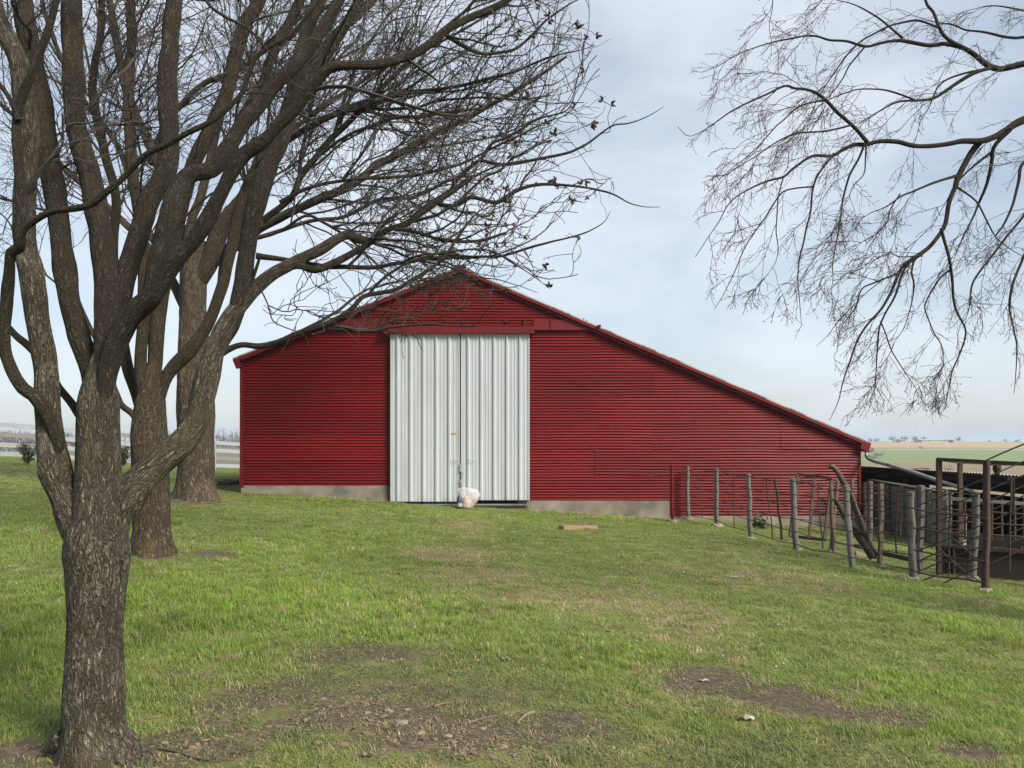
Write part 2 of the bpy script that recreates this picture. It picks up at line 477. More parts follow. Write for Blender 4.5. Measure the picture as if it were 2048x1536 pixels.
def blob_list(L_):
    out = []
    for (x, y, rx, ry, s) in L_:
        c = gp(x, y); a = gp(x, y - ry); b = gp(x, min(y + ry, 1700))
        out.append((c[0], c[1], rx * c[1] / FPX, max(0.12, (a[1] - b[1]) / 2), s))
    return out
DIRT = blob_list([(180, 1535, 200, 55, 1.0), (440, 1490, 170, 40, .85), (800, 1450, 300, 62, .78), (760, 1400, 400, 110, .52), (560, 1370, 120, 30, .62), (1000, 1400, 160, 40, .5), (620, 1385, 240, 40, .62), (700, 1308, 190, 22, .85),
    (980, 1470, 230, 45, .74), (1160, 1450, 90, 40, .7), (1430, 1368, 110, 34, 1.15), (1570, 1395, 130, 26, .9), (1760, 1428, 150, 24, .95), (1680, 1380, 80, 16, .6),
    (1950, 1500, 110, 30, .8), (420, 1108, 75, 11, .9), (300, 1114, 60, 9, .9), (400, 1007, 90, 9, .7), (380, 1340, 90, 25, .5), (1300, 1240, 60, 26, .35),
    (40, 1500, 90, 40, .9), (200, 1130, 50, 14, .3), (1180, 1052, 60, 5, .8), (1960, 1200, 60, 10, .6), (1860, 1160, 120, 12, .6)])
STRAW = blob_list([(900, 1105, 130, 20, 1.1), (940, 1050, 60, 20, .6), (1010, 1150, 110, 26, .8), (1110, 1200, 130, 30, .8),  (1300, 1215, 130, 55, .75), (1560, 1163, 230, 26, .6), (1120, 1190, 160, 40, .5), (1420, 1290, 90, 36, .5),
    (1250, 1030, 190, 10, .8), (1480, 1145, 260, 30, .35), (900, 1460, 330, 60, .45), (1500, 1400, 260, 40, .45), (400, 1010, 70, 8, .5)])
LUSH = blob_list([(1200, 1034, 200, 6, 1.0), (620, 1000, 170, 7, 1.0), (1390, 1045, 60, 6, .9), (1500, 1084, 40, 8, .9), (1592, 1108, 40, 8, .9), (1705, 1140, 40, 8, 1.0), (1828, 1166, 50, 9, 1.0), (1950, 1180, 70, 14, 1.1), (300, 1230, 420, 130, .9), (760, 1230, 260, 60, .7), (120, 1060, 200, 60, .6), (640, 1090, 200, 40, .6), (1960, 1260, 120, 50, 1.1), (1100, 1310, 260, 40, .55),
    (1760, 1370, 260, 26, .7), (1850, 1460, 170, 16, .7), (1130, 1512, 60, 14, .9), (1780, 1165, 200, 26, .6), (900, 1030, 260, 10, .5)])
DULL = blob_list([(760, 1410, 420, 110, .8), (1250, 1490, 420, 70, 1.0), (1600, 1500, 260, 60, .8), (700, 1430, 300, 50, .5), (1750, 1110, 220, 34, .5), (1500, 1100, 260, 30, .4), (60, 945, 140, 10, .9)])
def field(L_, X, Y, seed, wob=0.9):
    P = np.stack([X, Y, 0 * X], -1)
    wx = (fbm(P * 1.1, seed, 3) - 0.5) * wob; wy = (fbm(P * 1.1, seed + 9, 3) - 0.5) * wob * 1.3
    v = np.zeros_like(X)
    for (x, y, rx, ry, s) in L_:
        e = np.sqrt(((X + wx * min(1, rx * 1.6) - x) / rx) ** 2 + ((Y + wy * min(1, ry * 1.6) - y) / ry) ** 2)
        v = np.maximum(v, s * (1 - smooth((e - 0.35) / 1.0)))
    return np.clip(v, 0, 1.2)

def axis(step, near, grow, far):
    v = [near[0]]
    while v[-1] < near[1]: v.append(v[-1] + step)
    st = step
    while v[-1] < far[1]: st *= grow; v.append(v[-1] + st)
    lo = [near[0]]; st = step
    while lo[-1] > far[0]: st *= grow; lo.append(lo[-1] - st)
    return np.array(lo[1:][::-1] + v)
gx = axis(0.11, (-9.5, 9.5), 1.11, (-3000, 3000))
gy = axis(0.11, (1.5, 22), 1.11, (-60, 3200))
GX, GY = np.meshgrid(gx, gy)
GZ = ground_z(GX, GY)
nx, ny = len(gx), len(gy)
mb = MB()
ii = (np.arange(ny - 1)[:, None] * nx + np.arange(nx - 1)[None, :])
mb.add(np.stack([GX, GY, GZ], -1).reshape(-1, 3), np.stack([ii, ii + 1, ii + nx + 1, ii + nx], -1).reshape(-1, 4))

m, t, b = new_mat('ground_earth')
ob = coords(t, 'Object')
n_big = noise(t, ob, 0.6, 5); n_fine = noise(t, ob, 24, 6, 0.7); n_mid = noise(t, ob, 5, 5, 0.65)
def att(t, name):
    a = t.nodes.new('ShaderNodeAttribute'); a.attribute_name = name; return a.outputs['Fac']
soil = ramp(t, n_fine, [(0.3, (0.034, 0.028, 0.02)), (0.55, (0.082, 0.068, 0.05)), (0.75, (0.14, 0.118, 0.09))])
under = ramp(t, n_mid, [(0.3, (0.08, 0.095, 0.03)), (0.7, (0.15, 0.165, 0.055))])
straw = ramp(t, n_fine, [(0.3, (0.10, 0.085, 0.04)), (0.7, (0.26, 0.22, 0.12))])
lawn = mixcol(t, math_n(t, 'MULTIPLY', att(t, 'straw'), 0.7), under, straw)
dm = math_n(t, 'ADD', att(t, 'dirt'), math_n(t, 'MULTIPLY', math_n(t, 'SUBTRACT', n_mid, 0.5), 1.5))
lawn = mixcol(t, ramp(t, dm, [(0.30, (0, 0, 0)), (0.62, (1, 1, 1))]), lawn, soil)
# far fields: tan stubble, a green strip of winter wheat, pasture
sx = t.nodes.new('ShaderNodeSeparateXYZ'); t.links.new(ob, sx.inputs[0])
yy = math_n(t, 'ADD', sx.outputs[1], math_n(t, 'MULTIPLY', sx.outputs[0], 0.16))
yy = math_n(t, 'ADD', yy, math_n(t, 'MULTIPLY', math_n(t, 'SUBTRACT', noise(t, ob, 0.03, 2), 0.5), 14))
yn = math_n(t, 'DIVIDE', yy, 1000.0)
past = (0.175, 0.145, 0.095); tan = (0.31, 0.225, 0.13); wheat = (0.14, 0.185, 0.085); olive = (0.17, 0.165, 0.10)
fields = ramp(t, yn, [(0.0, past), (0.232, wheat), (0.405, (0.30, 0.25, 0.15)), (0.43, olive), (0.475, tan), (0.80, olive)], 'CONSTANT')
fn = noise(t, coords(t, 'Object', (1, 0.35, 1)), 0.25, 7, 0.7)
fields = mixcol(t, math_n(t, 'LESS_THAN', sx.outputs[0], 0.0), fields, (0.115, 0.115, 0.085))
fields = mixcol(t, 1.0, fields, ramp(t, fn, [(0.3, (0.72, 0.74, 0.7)), (0.7, (1.2, 1.15, 1.1))]), 'MULTIPLY')
fm = nd(t, 'ShaderNodeMapRange'); fm.inputs['From Min'].default_value = 30; fm.inputs['From Max'].default_value = 52
t.links.new(math_n(t, 'ADD', sx.outputs[1], math_n(t, 'MULTIPLY', n_big, 14)), fm.inputs['Value'])
c = mixcol(t, fm.outputs[0], lawn, fields)
t.links.new(c, b.inputs['Base Color'])
b.inputs['Roughness'].default_value = 0.95; b.inputs['Specular IOR Level'].default_value = 0.1
bump(t, b, math_n(t, 'ADD', n_fine, n_mid), 0.6, 0.02)
ground = mb.build('ground', m, None, True)
tag(ground, 'sloping lawn running down to far fields', None, None, 'structure')
fx, fy = GX.ravel(), GY.ravel()
inn = (np.abs(fx) < 30) & (fy > -5) & (fy < 45)
for nm, Lb, sd in (('dirt', DIRT, 21), ('straw', STRAW, 31)):
    v = np.zeros(len(fx)); v[inn] = field(Lb, fx[inn], fy[inn], sd)
    a = ground.data.attributes.new(nm, 'FLOAT', 'POINT'); a.data.foreach_set('value', v.astype(np.float32))

# ---------------------------------------------------------------- grass (one stuff object: blades placed by geometry nodes)
def blade_mat():
    m, t, b = new_mat('grass_blade')
    at = t.nodes.new('ShaderNodeAttribute'); at.attribute_type = 'INSTANCER'; at.attribute_name = 'gcol'
    gr = nd(t, 'ShaderNodeTexCoord'); sp = t.nodes.new('ShaderNodeSeparateXYZ'); t.links.new(gr.outputs['UV'], sp.inputs[0])
    v = ramp(t, sp.outputs[0], [(0, (0.78, 0.80, 0.74)), (1, (1.22, 1.18, 1.2))])
    c = mixcol(t, 1.0, at.outputs['Color'], v, 'MULTIPLY')
    t.links.new(c, b.inputs['Base Color']); b.inputs['Roughness'].default_value = 0.55; b.inputs['Specular IOR Level'].default_value = 0.25
    tr = t.nodes.new('ShaderNodeBsdfTranslucent'); t.links.new(c, tr.inputs['Color'])
    mx = t.nodes.new('ShaderNodeMixShader'); mx.inputs[0].default_value = 0.45
    t.links.new(b.outputs[0], mx.inputs[1]); t.links.new(tr.outputs[0], mx.inputs[2])
    t.links.new(mx.outputs[0], t.nodes['Material Output'].inputs['Surface'])
    return m
bm_ = blade_mat()
protos = bpy.data.collections.new('grass_tufts')
def tuft(k, nb, spread, h, w, lean):
    r = np.random.default_rng(100 + k); g = MB()
    for _ in range(nb):
        a = r.uniform(0, 6.28); q = spread * np.sqrt(r.uniform(0, 1)); x, y = q * np.cos(a), q * np.sin(a)
        hh = h * r.uniform(0.45, 1.15); ww = w * r.uniform(0.7, 1.3); az_ = r.uniform(0, 6.28); ln = lean * r.uniform(0.2, 1.3) * hh
        dx, dy = np.cos(az_), np.sin(az_); fx_, fy_ = -dy, dx
        V = []
        for tt, wf in ((0, 1.0), (0.4, 0.85), (0.75, 0.55)):
            off = ln * tt ** 1.8
            cz = hh * (tt - 0.18 * lean * tt * tt)
            for s in (-1, 1): V.append((x + dx * off + fx_ * s * ww * wf / 2, y + dy * off + fy_ * s * ww * wf / 2, cz - 0.006 * (tt == 0)))
        V.append((x + dx * ln, y + dy * ln, hh * (1 - 0.25 * lean)))
        u = r.uniform(0, 1)
        g.add(V, [(0, 1, 3, 2), (2, 3, 5, 4)], [(4, 5, 6)], UQ=np.full((8, 2), u), UT=np.full((3, 2), u))
    o = g.build('grass_tuft_%02d' % k, bm_)
    COL.objects.unlink(o); protos.objects.link(o)
for k in range(4): tuft(k, 20, 0.075, 0.062, 0.0048, 0.8)          # 0-3 lawn
for k in range(4, 6): tuft(k, 24, 0.06, 0.078, 0.005, 0.8)          # 4-5 long
for k in range(6, 8): tuft(k, 16, 0.085, 0.026, 0.008, 1.6)        # 6-7 flat clover-like growth

r = np.random.default_rng(5)
pts = []
for (y0, y1, dens, sc) in ((2.6, 6.0, 520, 0.85), (6.0, 10, 260, 1.05), (10, 15, 150, 1.35), (15, 22, 85, 1.7), (22, 34, 34, 2.5), (34, 60, 6, 3.6)):
    xw = 0.70 * y1 + 1.6
    n = int(dens * (y1 - y0) * 2 * xw)
    x = r.uniform(-xw, xw, n); y = r.uniform(y0, y1, n)
    ok = np.abs(x) < 0.70 * y + 1.6
    pts.append(np.stack([x[ok], y[ok], np.full(ok.sum(), sc)], 1))
pts = np.vstack(pts)
X, Y, SC = pts.T
dirt = field(DIRT, X, Y, 21); strw = field(STRAW, X, Y, 31); lush = field(LUSH, X, Y, 41, 1.2); dull = field(DULL, X, Y, 51, 1.2)
P3 = np.stack([X, Y, 0 * X], -1)
nz = fbm(P3 * 2.2, 60, 4); nz2 = fbm(P3 * 0.7, 70, 3); nf = fbm(P3 * 6, 77, 3)
keep = r.uniform(0, 1, len(X)) > np.clip((dirt + (nf - 0.5) * 1.7 + (nz - .5) * 1.0 + (fbm(P3 * 15, 78, 2) - .5) * .8 - 0.30) * 1.4, 0, 0.84)
keep &= ~((X > -6.5) & (X < 8.35) & (Y > 18.93) & (Y < 33))            # not inside the barn
keep &= ~((X > 9.3) & (X < 14) & (Y > 13))
keep &= ~((Y > 30) & (r.uniform(0, 1, len(X)) < (Y - 30) / 30))
X, Y, SC, dirt, strw, lush, dull, nz, nz2, nf = [q[keep] for q in (X, Y, SC, dirt, strw, lush, dull, nz, nz2, nf)]
Z = ground_z(X, Y)
n = len(X)
green = np.array((0.182, 0.242, 0.070)); bright = np.array((0.216, 0.308, 0.062)); dullc = np.array((0.155, 0.175, 0.085)); strawc = np.array((0.36, 0.31, 0.19)); deep = np.array((0.125, 0.165, 0.045))
def lerp(a, b_, t_): return a + (b_ - a) * t_[:, None]
colr = np.tile(green, (n, 1))
colr = lerp(colr, np.tile(bright, (n, 1)), np.clip(lush * 0.8 + (nz2 - 0.5) * 0.8, 0, 1))
colr = lerp(colr, np.tile(deep, (n, 1)), np.clip((nz - 0.56) * 2.6, 0, 0.6))
colr = lerp(colr, np.tile(dullc, (n, 1)), np.clip(dull * 0.9 + dirt * 0.5, 0, 1))
u = r.uniform(0, 1, n)
isst = u < np.clip(0.07 + strw * 0.68 + dirt * 0.18 + (nf - 0.5) * 0.25, 0.02, 0.75)
colr[isst] = strawc * r.uniform(0.6, 1.15, (isst.sum(), 1))
colr *= 1.1 * r.uniform(0.78, 1.2, (n, 1)) * (0.86 + 0.28 * nz2[:, None])
var = r.integers(0, 4, n)
longm = r.uniform(0, 1, n) < np.clip(lush * 0.75 - strw * 0.5 - dirt, 0.02, 0.8)
var[longm] = r.integers(4, 6, longm.sum())
flat = (~longm) & (r.uniform(0, 1, n) < np.clip(0.18 + dull * 0.45 + dirt * 0.5, 0, 0.8))
var[flat] = r.integers(6, 8, flat.sum())
hs = (0.56 + 0.42 * np.clip(lush, 0, 1) + (nz - 0.5) * 0.9) * (1 - 0.45 * np.clip(dirt, 0, 1)) * (1 - 0.25 * strw)
hs = np.clip(hs, 0.3, 1.6) * r.uniform(0.75, 1.25, n)
hs = hs * np.where(SC > 1.2, 1 + (SC - 1.2) * 0.12, 1)
gmesh = bpy.data.meshes.new('grass')
gmesh.vertices.add(n); gmesh.vertices.foreach_set('co', np.stack([X, Y, Z], -1).astype(np.float32).ravel())
for nm, typ, arr in (('gvar', 'INT', var.astype(np.int32)), ('grot', 'FLOAT', r.uniform(0, 6.283, n)), ('gscl', 'FLOAT_VECTOR', np.stack([SC, SC, hs], -1)), ('gcol', 'FLOAT_COLOR', np.concatenate([colr, np.ones((n, 1))], 1))):
    a = gmesh.attributes.new(nm, typ, 'POINT')
    a.data.foreach_set({'INT': 'value', 'FLOAT': 'value', 'FLOAT_VECTOR': 'vector', 'FLOAT_COLOR': 'color'}[typ], arr.ravel() if typ == 'INT' else arr.astype(np.float32).ravel())
gmesh.materials.append(bm_)
grass = bpy.data.objects.new('grass', gmesh); COL.objects.link(grass)
tag(grass, 'short spring grass over the lawn', None, None, 'stuff')
ng = bpy.data.node_groups.new('grass_blades', 'GeometryNodeTree')
ng.interface.new_socket('Geometry', in_out='INPUT', socket_type='NodeSocketGeometry')
ng.interface.new_socket('Geometry', in_out='OUTPUT', socket_type='NodeSocketGeometry')
gi = ng.nodes.new('NodeGroupInput'); go = ng.nodes.new('NodeGroupOutput')
ip = ng.nodes.new('GeometryNodeInstanceOnPoints'); ci = ng.nodes.new('GeometryNodeCollectionInfo')
ci.inputs['Collection'].default_value = protos
ci.inputs['Separate Children'].default_value = True; ci.inputs['Reset Children'].default_value = True
def na(name, typ):
    q = ng.nodes.new('GeometryNodeInputNamedAttribute'); q.data_type = typ; q.inputs['Name'].default_value = name
    return [s for s in q.outputs if s.enabled and s.name == 'Attribute'][0]
cx = ng.nodes.new('ShaderNodeCombineXYZ'); ng.links.new(na('grot', 'FLOAT'), cx.inputs[2])
e2r = ng.nodes.new('FunctionNodeEulerToRotation'); ng.links.new(cx.outputs[0], e2r.inputs[0])
ip.inputs['Pick Instance'].default_value = True
ng.links.new(gi.outputs[0], ip.inputs['Points']); ng.links.new(ci.outputs[0], ip.inputs['Instance'])
ng.links.new(na('gvar', 'INT'), ip.inputs['Instance Index']); ng.links.new(e2r.outputs[0], ip.inputs['Rotation'])
ng.links.new(na('gscl', 'FLOAT_VECTOR'), ip.inputs['Scale'])
ng.links.new(ip.outputs[0], go.inputs[0])
md = grass.modifiers.new('blades', 'NODES'); md.node_group = ng
print('grass tufts', n)
# ---------------------------------------------------------------- barn
D = 19.0
def bx(x): return (x - CX) / FPX * D
def bz(y): return EYE - (y - HY) / FPX * D
XL, XR, XP = bx(482), bx(1720), bx(919)
ZPK, ZL, ZR = bz(541), bz(718), bz(884)
BACK = D + 13.0
def roof_z(x):
    x = np.asarray(x, float)
    return np.where(x < XP, ZL + (ZPK - ZL) * (x - XL) / (XP - XL), ZPK + (ZR - ZPK) * (x - XP) / (XR - XP))
def x_range(z):
    """left and right edge of the gable at height z"""
    xl = XL if z <= ZL else XL + (XP - XL) * (z - ZL) / (ZPK - ZL)
    xr = XR if z <= ZR else XP + (XR - XP) * (ZPK - z) / (ZPK - ZR)
    return xl, xr
barn = empty('barn', (0, D, gz(0, D)), 'long red corrugated metal barn with pale sliding double doors', 'barn')
PITCH = 0.0678
def corr_sheet(x0, x1, z0, z1, yoff, seed, tilt, ny_=None):
    """one corrugated sheet, ridges level, trimmed to the gable"""
    r = np.random.default_rng(seed)
    nz_ = int(round((z1 - z0) / PITCH * 8)) + 1
    zs = np.linspace(z0, z1, nz_)
    rows = []
    for z in zs:
        a, b_ = x_range(z - 0.02); a = max(a, x0); b_ = min(b_, x1)
        if b_ - a < 0.02: rows.append(None)
        else: rows.append((a, b_))
    rows_i = [i for i, q in enumerate(rows) if q]
    if len(rows_i) < 3: return None
    nc = max(4, int((x1 - x0) / 0.28))
    V = []
    for i in rows_i:
        a, b_ = rows[i]; z = zs[i]; xs = np.linspace(a, b_, nc)
        wob = (vnoise(np.stack([xs * 1.1, np.full(nc, z * 1.4), np.full(nc, seed * 0.37)], -1), 4) - 0.5)
        zw = z + (vnoise(np.stack([xs * 0.9, np.full(nc, z * 1.2), np.full(nc, 5.5 + seed)], -1), 6) - 0.5) * 0.022
        y = D + yoff - 0.0112 * np.cos(z / PITCH * 2 * np.pi) + wob * 0.02 + tilt * (xs - x0)
        V.append(np.stack([xs, y, zw], -1))
    V = np.vstack(V); k = len(rows_i)
    ii = (np.arange(k - 1)[:, None] * nc + np.arange(nc - 1)[None, :])
    g = MB(); g.add(V, np.stack([ii, ii + 1, ii + nc + 1, ii + nc], -1).reshape(-1, 4))
    return g
ZBAND = bz(655)
zlow_l, zlow_r, zlow_rr = bz(973), bz(1003), bz(1034)
XD0, XD1 = bx(779), bx(1061)
XSTEP = bx(1337)
sd = 0
def course(x0, x1, zb, zt, yoff, widths):
    global sd
    z = zb; row = 0
    while z < zt - 0.05:
        ztop = min(z + PITCH * 9, zt)
        x = x0; first = True
        while x < x1 - 0.05:
            w = widths * (0.55 if (first and row % 2) else 1.0); first = False
            xe = min(x + w, x1)
            if x1 - xe < 0.6: xe = x1
            sd += 1
            g = corr_sheet(x - (0.03 if x > x0 else 0), xe, z, ztop + (0.012 if ztop < zt else 0), yoff - 0.004 * (sd % 2) - 0.002 * (row % 2), sd, random.uniform(-1, 1) * 0.0012)
            if g: g.build('corrugated_sheet', M['red'], barn, True)
            x = xe
        z = ztop; row += 1
course(XL, XD0 + 0.12, zlow_l, ZBAND, 0.0, 3.05)
course(XD1 - 0.12, XR, zlow_r, ZBAND, 0.0, 3.05)
course(XSTEP, XR, zlow_rr, zlow_r + 0.01, 0.004, 3.05)
course(XL, XR, ZBAND - 0.03, ZPK, -0.045, 3.05)
# flat flashing bands each side of the door head
for x0, x1, ya, yb in ((650, 771, 641, 660), (1067, 1194, 641, 661)):
    g = MB(); a, b_ = bx(x0), bx(x1); zt, zb = bz(ya), bz(yb)
    g.hexa([(a, D - .085, zb), (b_, D - .085, zb), (b_, D - .03, zb), (a, D - .03, zb), (a + (.12 if x0 < 900 else 0), D - .072, zt), (b_ - (.25 if x0 > 900 else 0), D - .072, zt), (b_ - (.25 if x0 > 900 else 0), D - .03, zt), (a + (.12 if x0 < 900 else 0), D - .03, zt)])
    o = g.build('flashing', M['red_trim'], barn)
    for xx in ((681, 735) if x0 < 900 else (1100, 1165)):
        g = MB(); g.box((bx(xx), D - .096, bz(yb - 1)), (bx(xx) + .035, D - .07, bz(ya - 3)))
        g.build('strap', M['red_trim'], barn)
# plain core behind the sheets: side walls, back wall, inner backing
for xw, zt in ((XL + .03, ZL), (XR - .03, ZR)):
    g = MB()
    n_ = 60; ys = np.linspace(D + .02, BACK, 200); zs = np.linspace(-0.9, zt - .03, 2)
    s_ = -1 if xw < 0 else 1
    prof = xw + s_ * 0.01 * np.cos(ys / PITCH * 0.6)
    V = np.concatenate([np.stack([prof, ys, np.full(200, z)], -1) for z in zs])
    i0 = np.arange(199); g.add(V, np.stack([i0, i0 + 1, i0 + 201, i0 + 200], -1))
    g.build('side_wall', M['red'], barn, True)
for y in (D + 0.06, BACK):
    g = MB()
    xs = np.array((XL + .03, XP, XR - .03)); zt = roof_z(xs) - .04
    V = [(x, y, -0.9) for x in xs] + [(x, y, z) for x, z in zip(xs, zt)]
    g.add(V, [(0, 1, 4, 3), (1, 2, 5, 4)])
    g.build('inner_wall', M['rust_dark'], barn)
# foundation
g = MB()
g.box((XL + .01, D - .02, -.9), (XD0 + .1, D + .05, zlow_l + .02))
o1 = g.build('foundation', M['concrete'], barn)
g = MB()
g.box((XD1 - .3, D - .02, -1.0), (XSTEP + .02, D + .05, zlow_r + .02))
g.build('foundation', M['concrete'], barn)
g = MB()
g.box((XSTEP + .022, D - .018, -1.3), (XR - .01, D + .05, zlow_rr + .02))
g.build('foundation', M['concrete'], barn)
g = MB(); g.box((XD0 + .1, D - .01, -.6), (XD1 - .3, D + .05, bz(1006)))
g.build('door_sill', M['concrete'], barn)
# corner trims with screw dots
for xc, s_ in ((XL, 1), (XR, -1)):
    g = MB(); zt = (ZL if s_ > 0 else ZR) - .02; zb = (zlow_l if s_ > 0 else zlow_rr) - .02
    g.box((xc - .02, D - .03, zb), (xc + .07, D + .05, zt)) if s_ > 0 else g.box((xc - .035, D - .022, zb), (xc + .015, D + .05, zt))
    o = g.build('corner_trim', M['red_trim'], barn)
    if s_ > 0:
        h = MB()
        for z in np.arange(zb + .1, zt - .05, .1356): h.box((xc + .075, D - .022, z), (xc + .095, D + .0, z + .02))
        h.build('screw', M['red'], o)['kind'] = 'stuff'
# roof slopes and rake trim
def slope(xa, za, xb, zb, over_a, over_b, mat):
    d = np.array((xb - xa, zb - za)); Ls = np.linalg.norm(d); d /= Ls; nrm = np.array((-d[1], d[0]))
    if nrm[1] < 0: nrm = -nrm
    def P(s, h, y): return (xa + d[0]*s + nrm[0]*h, y, za + d[1]*s + nrm[1]*h)
    s0, s1 = -over_a, Ls + over_b
    g = MB()
    ny_ = 150; ys = np.linspace(D - .145, BACK + .15, ny_)
    wav = 0.009 * np.cos(np.arange(ny_) * np.pi / 2 * 1.0)
    top = [P(s0, .05 + w, y) for y, w in zip(ys, wav)] + [P(s1, .05 + w, y) for y, w in zip(ys, wav)]
    i0 = np.arange(ny_ - 1); g.add(top, np.stack([i0, i0 + ny_, i0 + ny_ + 1, i0 + 1], -1))
    bot = [P(s0, .035, y) for y in (ys[0], ys[-1])] + [P(s1, .035, y) for y in (ys[0], ys[-1])]
    g.add(bot, [(0, 1, 3, 2)])
    e = [P(s0, .03, ys[0]), P(s1, .03, ys[0]), P(s1, .065, ys[0]), P(s0, .065, ys[0])]
    g.add(e, [(0, 1, 2, 3)])
    rf = g.build('roof', mat, barn)
    return P, s0, s1
Pl, a0, a1 = slope(XL, ZL, XP, ZPK, .14, .0, M['roof'])
Pr, b0, b1 = slope(XP, ZPK, XR, ZR, .0, .2, M['roof'])
def rake(P, s0, s1, h0, h1, y0, y1, name='rake_trim', mat='red_trim'):
    g = MB()
    g.hexa([P(s0, h0, y0), P(s1, h0, y0), P(s1, h0, y1), P(s0, h0, y1), P(s0, h1, y0), P(s1, h1, y0), P(s1, h1, y1), P(s0, h1, y1)])
    return g.build(name, M[mat], barn)
rake(Pl, a0, a1, -.06, .034, D - .15, D - .055)
rake(Pr, b0, b1, -.035, .034, D - .15, D - .105)
rake(Pr, b0 + .1, b1 - .3, -.105, -.045, D - .085, D - .055)
rake(Pr, b1 - .20, b1 + .01, -.16, .02, D - .145, D - .05, 'eave_return')
rake(Pl, a0 - .01, a0 + .13, -.20, .02, D - .162, D - .05, 'eave_return')
g = MB(); g.beam((XP, D - .20, ZPK + .075), (XP, BACK + .1, ZPK + .075), .30, .03)
g.build('ridge_cap', M['red_trim'], barn)
g = MB(); g.box((bx(1195) - .02, D - .2, bz(656)), (bx(1195) + .06, D - .05, bz(656) + .05)); g.build('rake_joint', M['red_trim'], barn)

# sliding doors
def door(x0, x1, zb, zt, seedd):
    yf = D - .115
    g = MB(); g.box((x0, yf, zb), (x1, yf + .05, zt))
    d0 = g.build('door', M['door'], barn)
    w = x1 - x0; rib = 0.3048; n_ = int(w / rib) + 2
    off = 0.17 if seedd == 0 else 0.02 + (bx(935) - x0) * 0 + 0.155
    xs = [x0]; hs_ = [0.0]
    def rp(x, h):
        if x0 < x < x1 and x > xs[-1] + 1e-4: xs.append(x); hs_.append(h)
    for k in range(-1, n_):
        c = x0 + off + k * rib
        for dx, h in ((-.045, 0), (-.018, .035), (.018, .035), (.045, 0), (.095, 0), (.105, .006), (.122, .006), (.132, 0), (.172, 0), (.182, .006), (.199, .006), (.209, 0)):
            rp(c + dx, h)
    xs.append(x1); hs_.append(0.0)
    xs = np.array(xs); hs_ = np.array(hs_)
    split = x0 + off + 3 * rib + .07
    for lo, hi in ((x0, split), (split, x1)):
        sel = (xs >= lo - 1e-6) & (xs <= hi + 1e-6)
        X_ = np.concatenate([[lo], xs[sel], [hi]]); H_ = np.concatenate([[np.interp(lo, xs, hs_)], hs_[sel], [np.interp(hi, xs, hs_)]])
        zz = np.linspace(zb + .01, zt - .005, 9)
        V = np.concatenate([np.stack([X_, yf - .006 - H_ - (vnoise(np.stack([X_ * 1.5, np.full(len(X_), z), np.full(len(X_), seedd + 3.3)], -1), 9) - .5) * .012, np.full(len(X_), z)], -1) for z in zz])
        m_ = len(X_); ii = (np.arange(8)[:, None] * m_ + np.arange(m_ - 1)[None, :])
        g = MB(); g.add(V, np.stack([ii, ii + 1, ii + m_ + 1, ii + m_], -1).reshape(-1, 4))
        g.build('ribbed_panel', M['door'], d0)
    g = MB(); g.box((x0, yf - .022, zb), (x0 + .03, yf + .055, zt)); g.build('edge_trim', M['door'], d0)
    g = MB(); g.box((x1 - .03, yf - .022, zb), (x1, yf + .055, zt)); g.build('edge_trim', M['door'], d0)
    return d0
dl = door(bx(782.5), bx(920), bz(1003), bz(667), 0)
dr = door(bx(922.5), bx(1059), bz(1000), bz(666), 1)
for d_, x in ((dl, 911), (dr, 945)):
    h = MB(); zz = bz(919)
    p = [(bx(x - 7), D - .13, zz + .02), (bx(x - 5), D - .19, zz + .0), (bx(x), D - .205, zz - .015), (bx(x + 5), D - .19, zz), (bx(x + 7), D - .13, zz + .02)]
    h.tube(spline(p, .02), .007, 6); h.build('handle', M['door'], d_, True)
g = MB(); g.box((bx(902), D - .134, bz(868.5)), (bx(913), D - .128, bz(865.5))); g.build('orange_sticker', M['orange'], dl)
g = MB(); g.box((bx(783), D - .10, bz(1010)), (bx(1059), D - .06, bz(1007.5))); g.build('floor_guide', M['galv'], barn)
# track cover above the doors and its hangers
g = MB(); x0, x1 = bx(770), bx(1068.5)
g.hexa([(x0, D - .215, bz(668)), (x1, D - .215, bz(669)), (x1, D - .06, bz(669)), (x0, D - .06, bz(668)), (x0, D - .205, bz(654)), (x1, D - .205, bz(655)), (x1, D - .06, bz(655)), (x0, D - .06, bz(654))])
tcov = g.build('track_cover', M['red_trim'], barn)
g = MB(); g.box((x0, D - .232, bz(669.5)), (x1, D - .218, bz(666))); g.build('drip_edge', M['red_trim'], tcov)
for xx, yt in ((790, 634), (893.5, 640), (1049, 637)):
    g = MB(); g.box((bx(xx) - .018, D - .09, bz(653.2)), (bx(xx) + .018, D - .068, bz(yt)))
    g.build('track_hanger', M['red_trim'], barn)
for xx, yy in ((926, 645), (1012, 643), (866, 646), (745, 642)):
    g = MB(); g.box((bx(xx) - .03, D - .09, bz(yy) - .03), (bx(xx) + .03, D - .05, bz(yy) + .03))
    g.build('bracket', M['rust_dark'], barn)
